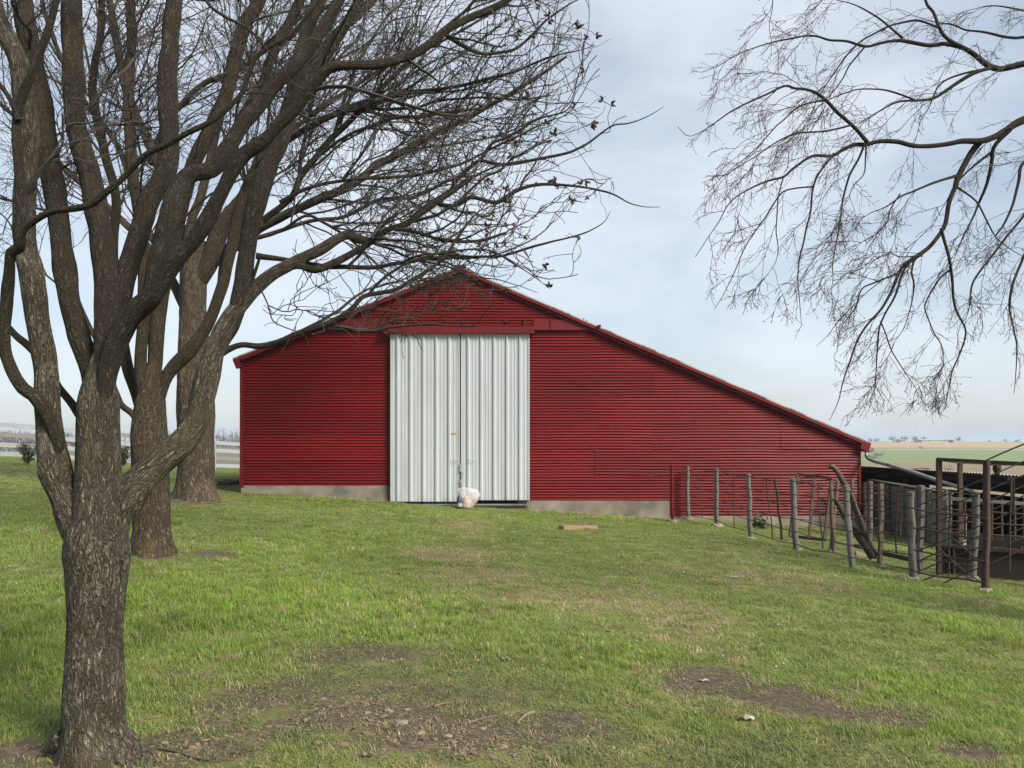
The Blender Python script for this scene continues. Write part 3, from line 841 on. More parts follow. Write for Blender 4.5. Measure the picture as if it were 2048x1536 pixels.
# hanging strap of white rope at the meeting of the doors
g = MB()
p = [px(x, y, D - .17) for x, y in ((922, 926), (921, 940), (924, 948), (923, 958), (922, 968), (925, 977))]
P_ = spline(p, .03)
for i in range(len(P_) - 1):
    a, c_ = P_[i], P_[i + 1]; w0 = .018 * (0.5 + abs(math.sin(i * .7))); w1 = .018 * (0.5 + abs(math.sin((i + 1) * .7)))
    g.hexa([a + (-w0, 0, 0), a + (w0, -.01, 0), a + (w0, .004, 0), a + (-w0, .012, 0), c_ + (-w1, 0, 0), c_ + (w1, -.01, 0), c_ + (w1, .004, 0), c_ + (-w1, .012, 0)])
o = g.build('strap', M['white'], None, False, tuple(px(922, 977, D - .17)))
tag(o, 'twisted white strap hanging where the barn doors meet', 'strap')
# gutter end and the long downpipe
g = MB(); g.hexa([Pr(b1 - .02, -.12, D - .12), Pr(b1 + .12, -.12, D - .12), Pr(b1 + .12, -.12, BACK), Pr(b1 - .02, -.12, BACK), Pr(b1 - .02, -.03, D - .12), Pr(b1 + .16, -.03, D - .12), Pr(b1 + .16, -.03, BACK), Pr(b1 - .02, -.03, BACK)])
g.build('gutter', M['galv'], barn)
g = MB()
p = [px(1737, 897, 19.0), px(1733, 906, 18.95), px(1734, 914, 18.9), px(1745, 921, 18.6), px(1780, 930.5, 18.1), px(1828, 945, 17.4), px(1875, 961, 16.8), px(1945, 984, 16.0), px(1952, 1000, 15.9)]
g.tube(spline(p, .12), .042, 10)
g.build('downpipe', M['galv'], barn, True)
# open-front shed beyond the barn
sx0, sxb, sy0, sy1 = 9.35, 13.5, 11.0, 25.5
def se(y): return EYE - 0.62 - (y - 14) * 0.004
shed = empty('cattle_shed', (sx0, 18, gz(sx0, 18)), 'low open-front cattle shed with a weathered corrugated roof', 'shed')
g = MB(); n_ = 560; ys = np.linspace(sy0, sy1, n_); wv = .014 * np.cos(np.arange(n_) * np.pi / 2)
zz = np.array([se(y) for y in ys])
V = np.concatenate([np.stack([np.full(n_, sx0 - .25), ys, zz + wv], -1), np.stack([np.full(n_, sxb), ys, zz - .75 + wv], -1)])
i0 = np.arange(n_ - 1); g.add(V, np.stack([i0, i0 + 1, i0 + n_ + 1, i0 + n_], -1))
g.build('roof', M['shed_roof'], shed)
g = MB(); g.beam((sx0, sy0, se(sy0) - .14), (sx0, sy1, se(sy1) - .14), .06, .12); g.build('front_beam', M['rust_dark'], shed)
for y in (11.5, 14.2, 16.6, 19, 21.5, 24):
    g = MB(); z0 = gz(sx0, y); g.tube([(sx0, y, z0 - .2), (sx0 + .01, y, z0 + .6), (sx0, y, se(y) - .05)], .055, 8); g.build('post', M['rust_dark'], shed, True)
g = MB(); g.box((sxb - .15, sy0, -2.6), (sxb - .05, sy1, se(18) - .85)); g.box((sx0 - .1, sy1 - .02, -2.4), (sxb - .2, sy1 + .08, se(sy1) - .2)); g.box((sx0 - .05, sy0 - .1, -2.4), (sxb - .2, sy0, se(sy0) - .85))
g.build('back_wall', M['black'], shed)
# ---------------------------------------------------------------- trees
def in_crown_left(x, y):
    bx_ = np.interp(y, [-900, -60, 0, 60, 100, 130, 190, 220, 300, 400, 460, 520, 580, 620, 660], [1300, 1215, 1205, 1238, 1200, 1175, 1212, 1262, 1225, 1225, 1215, 1160, 1140, 1040, 990])
    by_ = np.interp(x, [-400, 60, 230, 250, 300, 470, 520, 600, 700, 780, 850, 930, 1000, 1060, 1150], [660, 660, 600, 620, 470, 470, 690, 705, 725, 730, 690, 690, 640, 590, 580])
    tip = (x < 1345) & (((y > 205 - (x - 1210) * .1) & (y < 275)) | ((y > 340) & (y < 425)))
    pr = ((x * 5.13 + y * 9.71) % 1.0) < np.interp(x, [650, 850, 1000, 1120, 1230], [1, .92, .72, .55, .42])
    return ((x < bx_) & (y < by_) & pr) | (tip & (x > 1150) & (((x * 7.31 + y * 3.77) % 1.0) < np.clip((1345 - x) / 300, 0, .4)))
def in_crown_right(x, y):
    lo = np.interp(x, [1340, 1380, 1420, 1470, 1600, 1660, 1680, 1700, 1760, 1840, 1900, 1990, 2048], [310, 320, 650, 640, 680, 650, 850, 850, 840, 820, 840, 800, 820])
    lf = np.interp(y, [-500, 0, 40, 80, 140, 220, 260, 300, 350, 420, 520, 600, 660, 840], [1530, 1510, 1425, 1425, 1385, 1360, 1348, 1372, 1412, 1395, 1380, 1412, 1590, 1640])
    return (y < lo) & (x > lf)
def project(P):
    d = np.maximum(P[..., 1], 0.3)
    return CX + P[..., 0] / d * FPX, HY - (P[..., 2] - EYE) / d * FPX, P[..., 1]

def unit(v): return v / (np.linalg.norm(v, axis=-1, keepdims=True) + 1e-9)
def grow(P0, D0, Ln, R0, n, wig, trop, r, tip=0.35, rmin=0.0):
    """K branches at once: wandering polylines"""
    K = len(P0); P = np.zeros((K, n, 3)); P[:, 0] = P0; d = unit(D0)
    st = (Ln / (n - 1))[:, None]
    trend = r.normal(0, wig * 0.22, (K, 3))
    for i in range(1, n):
        d = unit(d + r.normal(0, wig * 1.35, (K, 3)) + trend * 0.4 + trop)
        P[:, i] = P[:, i - 1] + d * st
    tt = np.linspace(0, 1, n)[None, :]
    R = np.maximum(R0[:, None] * (1 - tt * (1 - tip)), rmin)
    return P, R
def spawn(P, R, per, t0, t1, ang, r, bias=None):
    """children of branches P (K,n,3): per = count per branch (array)"""
    K, n, _ = P.shape
    idx = np.repeat(np.arange(K), per); m = len(idx)
    t = r.uniform(t0, t1, m) * (n - 1)
    i = np.minimum(t.astype(int), n - 2); f = (t - i)[:, None]
    p = P[idx, i] * (1 - f) + P[idx, i + 1] * f
    rad = R[idx, i] * (1 - f[:, 0]) + R[idx, i + 1] * f[:, 0]
    tg = unit(P[idx, i + 1] - P[idx, i])
    q = r.normal(0, 1, (m, 3))
    if bias is not None: q = q + bias
    q = unit(q - tg * (q * tg).sum(-1, keepdims=True))
    a = r.uniform(ang[0], ang[1], m)[:, None]
    return idx, t / (n - 1), p, tg * np.cos(a) + q * np.sin(a), rad

def taper(W):
    W = list(W)
    return W if W[-1] > 3.1 else [max(q * .92, 1.3) for q in W[:-1]] + [1.2]

class Tree:
    def __init__(s, name, base, label, bark, twig, group=None):
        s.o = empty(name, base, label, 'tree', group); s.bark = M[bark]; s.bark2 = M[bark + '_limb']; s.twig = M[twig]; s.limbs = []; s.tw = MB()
    def limb(s, pts, w, d, name='limb', t0=0.15, sides=None, spawn_=1.0, flare=0.1, step=None, r3=None, knots=True):
        """limb drawn through photo points at its own distance; w = width in photo pixels from start to end"""
        pts = np.asarray(pts, float); n = len(pts)
        ch = np.concatenate([[0], np.cumsum(np.linalg.norm(np.diff(pts, axis=0), axis=1))]); ch /= ch[-1]
        dd = np.interp(ch, np.linspace(0, 1, len(d)), d)
        w = taper(w); W = np.interp(ch, np.linspace(0, 1, len(w)), w)
        P4 = np.array([[*px(x, y, q), 0.5 * ww * q / FPX] for (x, y), q, ww in zip(pts, dd, W)])
        S = spline(P4, step or max(0.03, 0.006 * d[0]))
        P, R = S[:, :3].copy(), np.maximum(S[:, 3] * 0.85, 0.0015)
        ln = np.concatenate([[0], np.cumsum(np.linalg.norm(np.diff(P, axis=0), axis=1))])
        wsc = min(0.02 * d[0] / 4, 0.25 * ln[-1])
        am = smooth(ln / 0.3)[:, None] * np.minimum(1, (0.05 / (R + .01)))[:, None]
        off = np.stack([fbm(P * (3.2 * 4 / d[0]) + 17 * k, 90 + k + len(s.limbs), 3) - .5 for k in range(3)], -1)
        P = P + off * wsc * 2.0 * am
        if flare: R = R * (1 + flare * np.clip(1 - ln / (R[0] * 5), 0, 1) ** 2)
        if knots: R = R * (0.88 + 0.24 * vnoise(P * (8 * 4 / d[0]), 33))
        sd_ = sides or int(np.clip(R.max() / d[0] * FPX * 0.8, 5, 40))
        g = MB()
        rm = None
        if sd_ >= 12:
            a = np.arange(sd_) / sd_ * 2 * np.pi
            q = np.stack([np.cos(a)[None] * 3.0 + 0 * ln[:, None], np.sin(a)[None] * 3.0 + 0 * ln[:, None], (ln / R.mean() * 0.35)[:, None] + 0 * a[None]], -1)
            rm = 1 + (fbm(q, 55 + len(s.limbs), 3) - .5) * 0.22
        g.tube(P, R, sd_, True, rm)
        g.build(name, s.bark if max(w) >= 55 else s.bark2, s.o, True)  # thinner limbs take the bark with crown shade in its colour
        s.limbs.append((P, R, t0, spawn_))
        return P, R
    def twigs(s, r, dens, levels, allowed, yrange, pods=None, soft=40):
        """levels: list of dict(len, per, ang, wig, trop, n, sides, rk)"""
        L1 = levels[0]; p0 = []; dr = []; rad = []; ts = []
        for P, R, t0, sp in s.limbs:
            ln = np.concatenate([[0], np.cumsum(np.linalg.norm(np.diff(P, axis=0), axis=1))])
            m = r.poisson(dens * sp * ln[-1] * (1 - t0))
            if m == 0: continue
            t = np.concatenate([r.uniform(t0, 1, m), [1.0, 1.0] if sp > 0 else []]) * ln[-1]; m = len(t)
            pp = np.stack([np.interp(t, ln, P[:, k]) for k in range(3)], -1)
            tg = unit(np.stack([np.interp(np.minimum(t + .05, ln[-1]), ln, P[:, k]) - np.interp(np.maximum(t - .1, 0), ln, P[:, k]) for k in range(3)], -1))
            q = r.normal(0, 1, (m, 3)) + np.array(L1.get('bias', (0, 0, 0)))
            q = unit(q - tg * (q * tg).sum(-1, keepdims=True)); a = r.uniform(*L1['ang'], m)[:, None]
            if sp > 0: a[-2:] *= 0.45
            p0.append(pp); dr.append(tg * np.cos(a) + q * np.sin(a)); rad.append(np.interp(t, ln, R)); ts.append(t / ln[-1])
        p0 = np.vstack(p0); dr = np.vstack(dr); rad = np.concatenate(rad); ts = np.concatenate(ts)
        tips = []
        for li, Lv in enumerate(levels):
            K = len(p0)
            Ln = Lv['len'] * r.uniform(0.5, 1.4, K) * (1.1 - 0.4 * ts)
            R0 = np.minimum(rad * 0.62, np.maximum(Ln * Lv['rk'], Lv['rmin']))
            P, R = grow(p0, dr, Ln, np.maximum(R0, Lv['rmin']), Lv['n'], Lv['wig'], np.array(Lv['trop']), r, Lv.get('tip', .45), Lv['rmin'] * .75)
            def good(P):
                x, y, d = project(P[:, -1]); x2, y2, _ = project(P[:, P.shape[1] // 2])
                jx = r.normal(0, soft, len(x))
                return allowed(x + jx, y + r.normal(0, soft * .6, len(x))) & allowed(x2, y2) & (d > yrange[0]) & (d < yrange[1]) & (y > -560)
            k = good(P)
            # those that leave the crown are drawn in shorter
            P2 = P[:, :1] + (P - P[:, :1]) * 0.5
            k2 = ~k & good(P2); P[k2] = P2[k2]; k = k | k2
            P, R, Ln = P[k], R[k], Ln[k]
            if li > 0 and Lv.get('cull', True):
                x, y, d = project(P[:, 0]); f = (x > -260) & (x < 2330) & (y > -330)
                P, R, Ln = P[f], R[f], Ln[f]
            s.tw.tubes(P, R, Lv.get('sides', 3))
            tips.append((P[:, -1], P[:, -1] - P[:, -2]))
            if li + 1 < len(levels):
                nx_ = levels[li + 1]
                per = np.maximum(0, np.round(nx_['per'] * (Ln / Lv['len']) * r.uniform(0.5, 1.5, len(P)))).astype(int)
                idx, ts, p0, dr, rad = spawn(P, R, per, 0.12, 1.0, nx_['ang'], r, np.array(nx_.get('bias', (0, 0, 0))))
        s.tips = tips
        c = s.tw.build('crown', s.twig, s.o); c['kind'] = 'stuff'
        return c

def trunk_tube(tree, axis_pts, rad, sides, seed, roots, rstep=0.02, lobes=0.05, ridge=0.03, rfreq=9, name='trunk'):
    S = spline(np.array([[*p, q] for p, q in zip(axis_pts, rad)]), rstep)
    P, R = S[:, :3], S[:, 3]
    ln = np.concatenate([[0], np.cumsum(np.linalg.norm(np.diff(P, axis=0), axis=1))])
    a = np.arange(sides) / sides * 2 * np.pi
    A = a[None]; Lm = (ln / R.mean())[:, None]
    q = np.stack([np.cos(A) * 1.3 + 0 * Lm, np.sin(A) * 1.3 + 0 * Lm, Lm * 0.45 + 0 * A], -1)
    rm = 1 + (fbm(q, seed, 3) - .5) * lobes * 4
    q2 = np.stack([np.cos(A) * rfreq + 0 * Lm, np.sin(A) * rfreq + 0 * Lm, Lm * 1.5 + 0 * A], -1)
    rd = np.abs(fbm(q2, seed + 5, 3) - .5) * 2
    rm = rm - ridge * (1 - rd) ** 3
    if roots:
        fl = np.clip(1 - ln / (R[0] * 1.7), 0, 1)[:, None] ** 2
        rr = np.zeros_like(A)
        for (ang, amp, wd) in roots:
            rr = np.maximum(rr, amp * np.exp(-((((A - ang + np.pi) % (2 * np.pi)) - np.pi) / wd) ** 2))
        rm = rm + fl * (0.18 + rr)
    g = MB(); g.tube(P, R, sides, True, rm)
    return g.build(name, tree.bark, tree.o, True)

# ---- front tree
rA = np.random.default_rng(21)
bA = gp(192, 1512); dA = bA[1]
tA = Tree('bare_tree', tuple(bA), 'large lichened many-limbed tree nearest the camera, standing in bare earth', 'bark_a', 'twig_a', 'bare trees beside the lawn')
def A(x, y): return px(x, y, dA)
w_ = lambda q: q * dA / FPX / 2
trunk_tube(tA, [bA + (0, 0, -.12), A(192, 1500), A(188, 1430), A(190, 1330), A(191, 1250), A(194, 1160), A(194, 1100), A(197, 1030), A(197, 940), A(197, 860), A(199, 800), A(201, 740), A(203, 690)],
    [w_(136), w_(130), w_(116), w_(106), w_(104), w_(114), w_(124), w_(102), w_(86), w_(80), w_(76), w_(48), w_(20)], 96, 3, [(0.4, .55, .35), (1.6, .3, .3), (2.5, .5, .3), (-1.2, .35, .35), (-2.4, .45, .3)])
for pts_, wd_ in (([(245, 1475), (285, 1512), (315, 1532), (350, 1548), (380, 1562)], (46, 10)), ([(130, 1480), (90, 1510), (30, 1540)], (46, 14)), ([(150, 1500), (160, 1530), (150, 1570)], (50, 20)), ([(230, 1490), (255, 1530), (262, 1580)], (46, 18))):
    P_ = np.array([gp(x, y) + (0, 0, .012 - .022 * k) for k, (x, y) in enumerate(pts_)]); P_[0] = px(pts_[0][0], pts_[0][1], dA - .02)
    S_ = spline(np.column_stack([P_, np.linspace(w_(wd_[0]), w_(wd_[1]), len(P_))]), .02)
    g = MB(); g.tube(S_[:, :3], S_[:, 3], 14); g.build('root', tA.bark, tA.o, True)
g = MB(); cc = px(254, 1136, dA - .02)
th = np.linspace(-2.6, 2.6, 15); g.tube([cc + np.array((.014 * np.cos(q * .5) - .012, -.045 + .02 * np.sin(abs(q)), .048 * np.sin(q * .6))) for q in th], .004, 6)
g.build('pruning_scar', tA.bark, tA.o, True)
dl_ = tA.limb
dl_([(184, 1120), (146, 1042), (116, 960), (104, 900), (97, 820), (92, 736), (74, 634), (60, 548), (47, 478), (51, 342), (58, 270), (48, 205), (33, 120), (8, 60), (-20, -20), (-60, -160)], (70, 72, 56, 51, 48, 46, 44, 38, 30), (dA, dA - .05, dA - .1), t0=.45, sides=36)
dl_([(198, 850), (193, 790), (182, 735), (160, 685), (143, 617), (130, 548), (121, 480), (110, 400), (101, 342), (90, 256), (78, 185), (64, 117), (50, 50), (43, 0), (25, -150), (0, -320)], (44, 50, 48, 46, 44, 44, 40, 30), (dA + .03, dA + .15, dA + .35), t0=.4, sides=36)
dl_([(200, 850), (207, 780), (212, 690), (212, 582), (205, 514), (196, 444), (178, 350), (152, 265), (146, 200), (147, 137), (143, 60), (142, 0), (150, -150), (165, -330)], (44, 52, 52, 48, 46, 44, 42, 38, 28), (dA - .02, dA + .1, dA + .1), t0=.45, sides=36)
dl_([(200, 830), (212, 750), (230, 680), (251, 554), (278, 476), (302, 398), (333, 339), (339, 270), (338, 150), (347, 0), (365, -150), (370, -330)], (34, 42, 46, 46, 42, 36, 30, 26), (dA + .05, dA + .25, dA + .5), t0=.5, sides=30)
dl_([(203, 830), (222, 730), (262, 640), (305, 593), (317, 534), (333, 456), (352, 388), (378, 347), (425, 335), (456, 300), (490, 240), (544, 176), (583, 141), (622, 98), (661, 39), (685, -10), (740, -150)], (34, 42, 44, 46, 42, 38, 32, 28, 24, 20), (dA, dA + .0, dA + .2, dA + .4), t0=.5, sides=30)
dl_([(203, 810), (226, 700), (270, 625), (312, 583), (340, 545), (360, 515), (395, 472), (425, 417), (454, 359), (483, 310), (525, 280), (554, 248), (589, 215), (632, 166), (661, 135), (700, 127), (746, 125), (820, 110), (864, 82), (893, 57), (930, 37), (1003, 2), (1060, -40)], (34, 42, 42, 38, 34, 30, 26, 22, 19, 16, 10), (dA - .03, dA - .15, dA - .2, dA + .1), t0=.42, sides=28)
dl_([(886, 66), (925, 92), (966, 110), (1021, 106), (1058, 77), (1085, 48), (1113, 26), (1149, 2), (1200, -20)], (12, 9, 6, 3), (dA + .1, dA + .3), t0=.1)
dl_([(196, 1110), (240, 1010), (308, 935), (359, 890), (393, 842), (407, 788), (418, 740), (438, 685), (472, 617), (506, 576), (547, 543), (600, 517), (645, 497), (690, 473), (712, 480), (735, 484)], (92, 92, 70, 60, 54, 50, 44, 36, 28, 24, 20), (dA, dA + .15, dA + .35, dA + .6), t0=.6, sides=36, spawn_=.6)
dl_([(540, 547), (594, 531), (627, 541), (666, 528), (715, 502), (773, 463), (812, 447), (842, 418), (900, 383), (908, 366), (940, 338), (966, 318), (984, 289), (1025, 271), (1076, 238), (1131, 220), (1146, 190), (1160, 161)], (24, 20, 18, 16, 15, 12, 8, 6, 4, 3), (dA + .42, dA + .75, dA + 1.0), t0=.12, flare=0)
dl_([(800, 455), (856, 421), (895, 392), (944, 359)], (15, 13, 12), (dA + .62, dA + .75), t0=.3, flare=0)
dl_([(868, 404), (895, 411), (919, 409), (944, 395), (995, 406), (1032, 384), (1076, 370), (1131, 373), (1215, 384), (1259, 406), (1290, 413), (1320, 413)], (10, 11, 11, 9, 6, 4, 2.5), (dA + .68, dA + .9), t0=.1)
dl_([(930, 345), (959, 322), (1017, 333), (1076, 322), (1124, 311), (1164, 293), (1222, 253), (1259, 249), (1300, 233), (1329, 216)], (8, 9, 8, 6, 4, 2.5), (dA + .8, dA + 1.0), t0=.1)
dl_([(512, 512), (545, 517), (578, 521), (656, 529), (734, 535), (789, 527), (832, 521), (900, 514), (930, 516), (1003, 513), (1076, 491), (1149, 472), (1200, 450), (1222, 425)], (15, 13, 12, 11, 9, 7, 5, 3), (dA + .5, dA + .7, dA + .9), t0=.1)
dl_([(790, 458), (820, 462), (856, 472), (893, 483), (966, 483), (1012, 472)], (10, 9, 7), (dA + .6, dA + .65), t0=.1)
dl_([(425, 740), (440, 690), (462, 650), (476, 600), (489, 514), (500, 450), (514, 400), (537, 330), (556, 290), (585, 190), (600, 117), (615, 55), (640, -10), (690, -150)], (24, 36, 40, 42, 42, 38, 36, 32, 26, 20), (dA + .3, dA + .45, dA + .8), t0=.35, sides=30)
dl_([(430, 715), (455, 700), (484, 690), (520, 693), (557, 686), (596, 670), (630, 657), (672, 640), (704, 618), (728, 593), (757, 585), (794, 576), (821, 559), (867, 532), (892, 515), (920, 470), (948, 432)], (17, 15, 14, 13, 12, 11, 9, 8, 5), (dA + .3, dA + .35, dA + .6), t0=.12, spawn_=.8)
dl_([(735, 592), (752, 571), (782, 545), (830, 522), (900, 508), (980, 500), (1050, 540), (1100, 575)], (8, 7, 6, 4, 2.5), (dA + .42, dA + .5), t0=.1)
dl_([(820, 560), (870, 562), (930, 556), (990, 560), (1040, 572), (1075, 585)], (5, 4, 2.5), (dA + .5, dA + .5), t0=.1)
dl_([(110, 950), (112, 875), (82, 800), (51, 778), (22, 735), (8, 685), (10, 617), (16, 548), (20, 505), (37, 494), (40, 461), (41, 376), (37, 290), (38, 232), (50, 190), (68, 154), (85, 105), (99, 68), (118, 0), (150, -100)], (24, 32, 27, 25, 24, 24, 22, 20, 18, 16, 12), (dA - .02, dA - .3, dA - .35), t0=.55, sides=22, spawn_=.6)
dl_([(37, 240), (22, 200), (2, 171), (-40, 120)], (14, 10), (dA - .34, dA - .4), t0=.2, spawn_=.6)
dl_([(38, 478), (55, 452), (102, 424), (171, 413), (205, 390), (239, 362), (290, 308), (342, 284), (385, 258), (427, 239), (460, 215), (485, 190), (505, 140), (520, 112), (548, 90), (581, 68), (620, 20), (660, -40)], (15, 15, 15, 14, 13, 10, 8, 5), (dA - .35, dA - .55, dA - .5), t0=.15, spawn_=.55, sides=10)
dl_([(490, 188), (520, 186), (550, 192), (600, 195), (622, 190)], (5, 4, 2), (dA - .5, dA - .5), t0=.3, spawn_=.5)
dl_([(395, -30), (420, 12), (455, 35), (490, 52), (512, 75), (540, 105), (565, 135), (585, 165), (615, 178), (632, 180)], (8, 8, 7, 6, 5, 3), (dA - .7, dA - .6), t0=.2, spawn_=.5)
dl_([(585, 165), (583, 190), (590, 217)], (5, 3), (dA - .6, dA - .55), t0=.3, spawn_=.3)
dl_([(160, 830), (120, 770), (105, 740), (60, 690), (25, 660), (-30, 600), (-80, 520)], (22, 18, 15, 11), (dA + .2, dA + .5), t0=.3, spawn_=.6)
dl_([(500, 585), (506, 560), (518, 530), (522, 520)], (9, 8, 7), (dA + .36, dA + .36), t0=.9, spawn_=0)
dl_([(515, 565), (535, 608), (545, 640), (570, 655), (610, 672), (625, 705), (636, 714)], (4, 3.4, 2.4), (dA + .3, dA + .2), t0=.2, spawn_=.7)
levA = [dict(len=.95, ang=(.35, 1.0), wig=.13, trop=(.03, .02, .035), n=12, sides=4, rk=.011, rmin=.0034, bias=(.25, .2, .3)),
        dict(len=.46, per=6, ang=(.4, 1.0), wig=.16, trop=(.03, .0, .03), n=9, sides=3, rk=.010, rmin=.0030, bias=(.2, 0, .2)),
        dict(len=.20, per=4.2, ang=(.45, 1.1), wig=.18, trop=(.02, .0, .05), n=6, sides=3, rk=.012, rmin=.0026),
        dict(len=.075, per=1.6, ang=(.4, 1.1), wig=.2, trop=(0, 0, .08), n=4, sides=3, rk=.02, rmin=.0024)]
tA.twigs(rA, 4.0, levA, in_crown_left, (3.62, 7.4), soft=30)
# dark open seed pods near the twig ends
pod = MB()
for q in range(3):
    a_ = q * 2.1 + .3; pod.tube([(0, 0, 0), (.010 * math.cos(a_), .010 * math.sin(a_), -.006), (.018 * math.cos(a_), .018 * math.sin(a_), -.022)], [.002, .008, .003], 5)
tp = np.vstack([q[0] for q in tA.tips[1:3]]); xx_, yy_, dd_ = project(tp)
sel = np.where((xx_ > 960) & (xx_ < 1320) & (yy_ > -10) & (yy_ < 580) & (dd_ < 6.5))[0]
rA.shuffle(sel); first = None
for k in sel[:60]:
    if first is None:
        first = pod.build('seed_pod', M['pod'], tA.o, True); first.location = tuple(tp[k] - np.array(tA.o.location)); 
        first.data.transform(Matrix.Translation(Vector(tA.o.location))); o = first
    else:
        o = first.copy(); COL.objects.link(o)
    o.location = tuple(tp[k] - np.array(tA.o.location)); sc_ = rA.uniform(.7, 1.35); o.scale = (sc_,) * 3; o.rotation_euler = tuple(rA.uniform(0, 6, 3))

# ---- second tree
rB = np.random.default_rng(22)
bB = gp(303, 1108); dB = bB[1]; wB = lambda q: q * dB / FPX / 2
tB = Tree('bare_tree', tuple(bB), 'brown-barked tree standing just behind the nearest tree, right of its trunk', 'bark_b', 'twig_b', 'bare trees beside the lawn')
B_ = lambda x, y: px(x, y, dB)
trunk_tube(tB, [bB + (0, 0, -.15), B_(303, 1105), B_(304, 1060), B_(303, 990), B_(301, 920), B_(299, 860), B_(302, 800), B_(307, 750), B_(311, 700)], [wB(92), wB(82), wB(72), wB(70), wB(68), wB(66), wB(54), wB(34), wB(18)], 64, 5, [(0.2, .4, .4), (2.0, .35, .4), (3.4, .45, .35), (5.0, .4, .4)], .05)
dl_ = tB.limb
dl_([(296, 870), (286, 800), (280, 719), (285, 640), (288, 560), (285, 470), (270, 380), (262, 300), (258, 200), (265, 90), (262, -20), (250, -200)], (24, 30, 28, 28, 26, 22, 18, 12), (dB, dB - .2, dB), t0=.3)
dl_([(303, 850), (309, 753), (312, 685), (318, 617), (338, 520), (358, 430), (385, 335), (421, 254), (452, 186), (468, 117), (491, 49), (519, 0), (560, -150)], (26, 36, 34, 34, 32, 31, 30, 24), (dB, dB + .1, dB + .6), t0=.35)
dl_([(304, 860), (325, 775), (347, 735), (383, 699), (420, 644), (444, 576), (462, 500), (480, 420), (505, 352), (533, 308), (575, 240), (632, 154), (680, 70), (730, -20), (800, -150)], (24, 32, 28, 28, 27, 25, 22, 18, 12), (dB, dB + .2, dB + .9), t0=.35)
dl_([(288, 855), (263, 825), (245, 810), (232, 791), (215, 745), (200, 700), (170, 640), (140, 560)], (18, 13, 11, 9), (dB - .1, dB - .3), t0=.4, spawn_=.5)
dl_([(294, 880), (272, 790), (255, 730), (240, 650), (228, 560), (226, 470), (232, 400), (210, 300), (190, 180), (205, 60), (200, -60)], (20, 28, 24, 22, 18, 12), (dB + .2, dB + .8), t0=.4)
dl_([(440, 590), (450, 515), (473, 466), (500, 395), (521, 330), (560, 290), (620, 250), (700, 215), (800, 190), (900, 175), (1010, 150), (1100, 120), (1190, 95)], (22, 20, 18, 16, 13, 9, 6, 3), (dB + .3, dB + .4, dB - .5), t0=.25)
dl_([(476, 254), (495, 215), (521, 176), (540, 127), (560, 80), (605, 0), (650, -120)], (22, 20, 16), (dB + .5, dB + .7), t0=.1)
dl_([(525, 443), (578, 396), (601, 351), (637, 309), (666, 273), (692, 249), (746, 194), (800, 140), (860, 80), (930, 20), (990, -60)], (17, 15, 13, 9, 6), (dB + .6, dB + .3), t0=.15)
dl_([(560, 405), (620, 370), (700, 356), (800, 352), (880, 345), (930, 330), (1000, 290), (1080, 250), (1150, 220)], (11, 9, 8, 6, 3), (dB + .4, dB), t0=.1)
dl_([(640, 310), (700, 270), (780, 238), (860, 228), (960, 215), (1050, 180), (1120, 165)], (9, 8, 6, 3), (dB + .3, dB), t0=.1)
dl_([(500, 480), (560, 460), (607, 430), (640, 440), (690, 470), (740, 520), (790, 560), (850, 580)], (9, 8, 6, 3), (dB + .5, dB), t0=.2)
levB = [dict(len=1.9, ang=(.35, .95), wig=.11, trop=(.03, 0, .03), n=12, sides=4, rk=.010, rmin=.0062, bias=(.3, 0, .3)),
        dict(len=.85, per=8, ang=(.4, 1.0), wig=.15, trop=(.02, 0, .03), n=8, sides=3, rk=.010, rmin=.0050),
        dict(len=.34, per=5, ang=(.4, 1.1), wig=.18, trop=(.02, 0, .05), n=5, sides=3, rk=.012, rmin=.0044)]
tB.twigs(rB, 4.5, levB, in_crown_left, (6.3, 13.5), soft=25)

# ---- third tree
rC = np.random.default_rng(23)
bC = gp(390, 1000); dC = bC[1]; wC = lambda q: q * dC / FPX / 2
tC = Tree('bare_tree', tuple(bC), 'thick old grey tree farthest back, beside the left end of the barn', 'bark_c', 'twig_c', 'bare trees beside the lawn')
C_ = lambda x, y: px(x, y, dC)
trunk_tube(tC, [bC + (0, 0, -.2), C_(390, 996), C_(390, 960), C_(393, 900), C_(392, 830), C_(390, 760), C_(388, 680), C_(386, 600), C_(392, 530), C_(405, 482)], [wC(90), wC(82), wC(72), wC(70), wC(70), wC(66), wC(56), wC(52), wC(46), wC(30)], 64, 9, [(0.1, .5, .35), (1.2, .2, .4), (2.9, .5, .35), (4.2, .45, .3), (5.3, .35, .3)], .08, .08)
dl_ = tC.limb
dl_([(392, 560), (420, 524), (444, 456), (483, 409), (505, 378), (522, 329), (540, 290), (580, 215), (625, 130), (671, 68), (720, 30), (780, -40), (840, -150)], (48, 44, 38, 30, 20, 16, 14, 10), (dC, dC - .3, dC + .5), t0=.25)
dl_([(405, 545), (450, 505), (500, 470), (529, 451), (578, 426), (637, 400), (695, 375), (730, 353), (754, 330), (783, 318), (856, 275), (930, 238), (984, 205), (1060, 160), (1130, 110)], (30, 24, 20, 19, 17, 15, 12, 9, 5), (dC, dC - .8, dC - 1.4), t0=.2)
dl_([(380, 600), (372, 540), (383, 446), (401, 398), (411, 359), (425, 300), (440, 230), (470, 140), (500, 40), (520, -60)], (30, 22, 19, 18, 15, 11), (dC, dC + .5), t0=.3)
dl_([(385, 560), (365, 480), (345, 400), (310, 310), (270, 225), (245, 150), (230, 60), (210, -60)], (34, 26, 22, 18, 13), (dC + .2, dC + .8), t0=.3)
dl_([(300, 330), (335, 240), (403, 172), (437, 156), (485, 133), (515, 113), (560, 60), (600, -20)], (16, 14, 12, 8), (dC + .6, dC + .4), t0=.1)
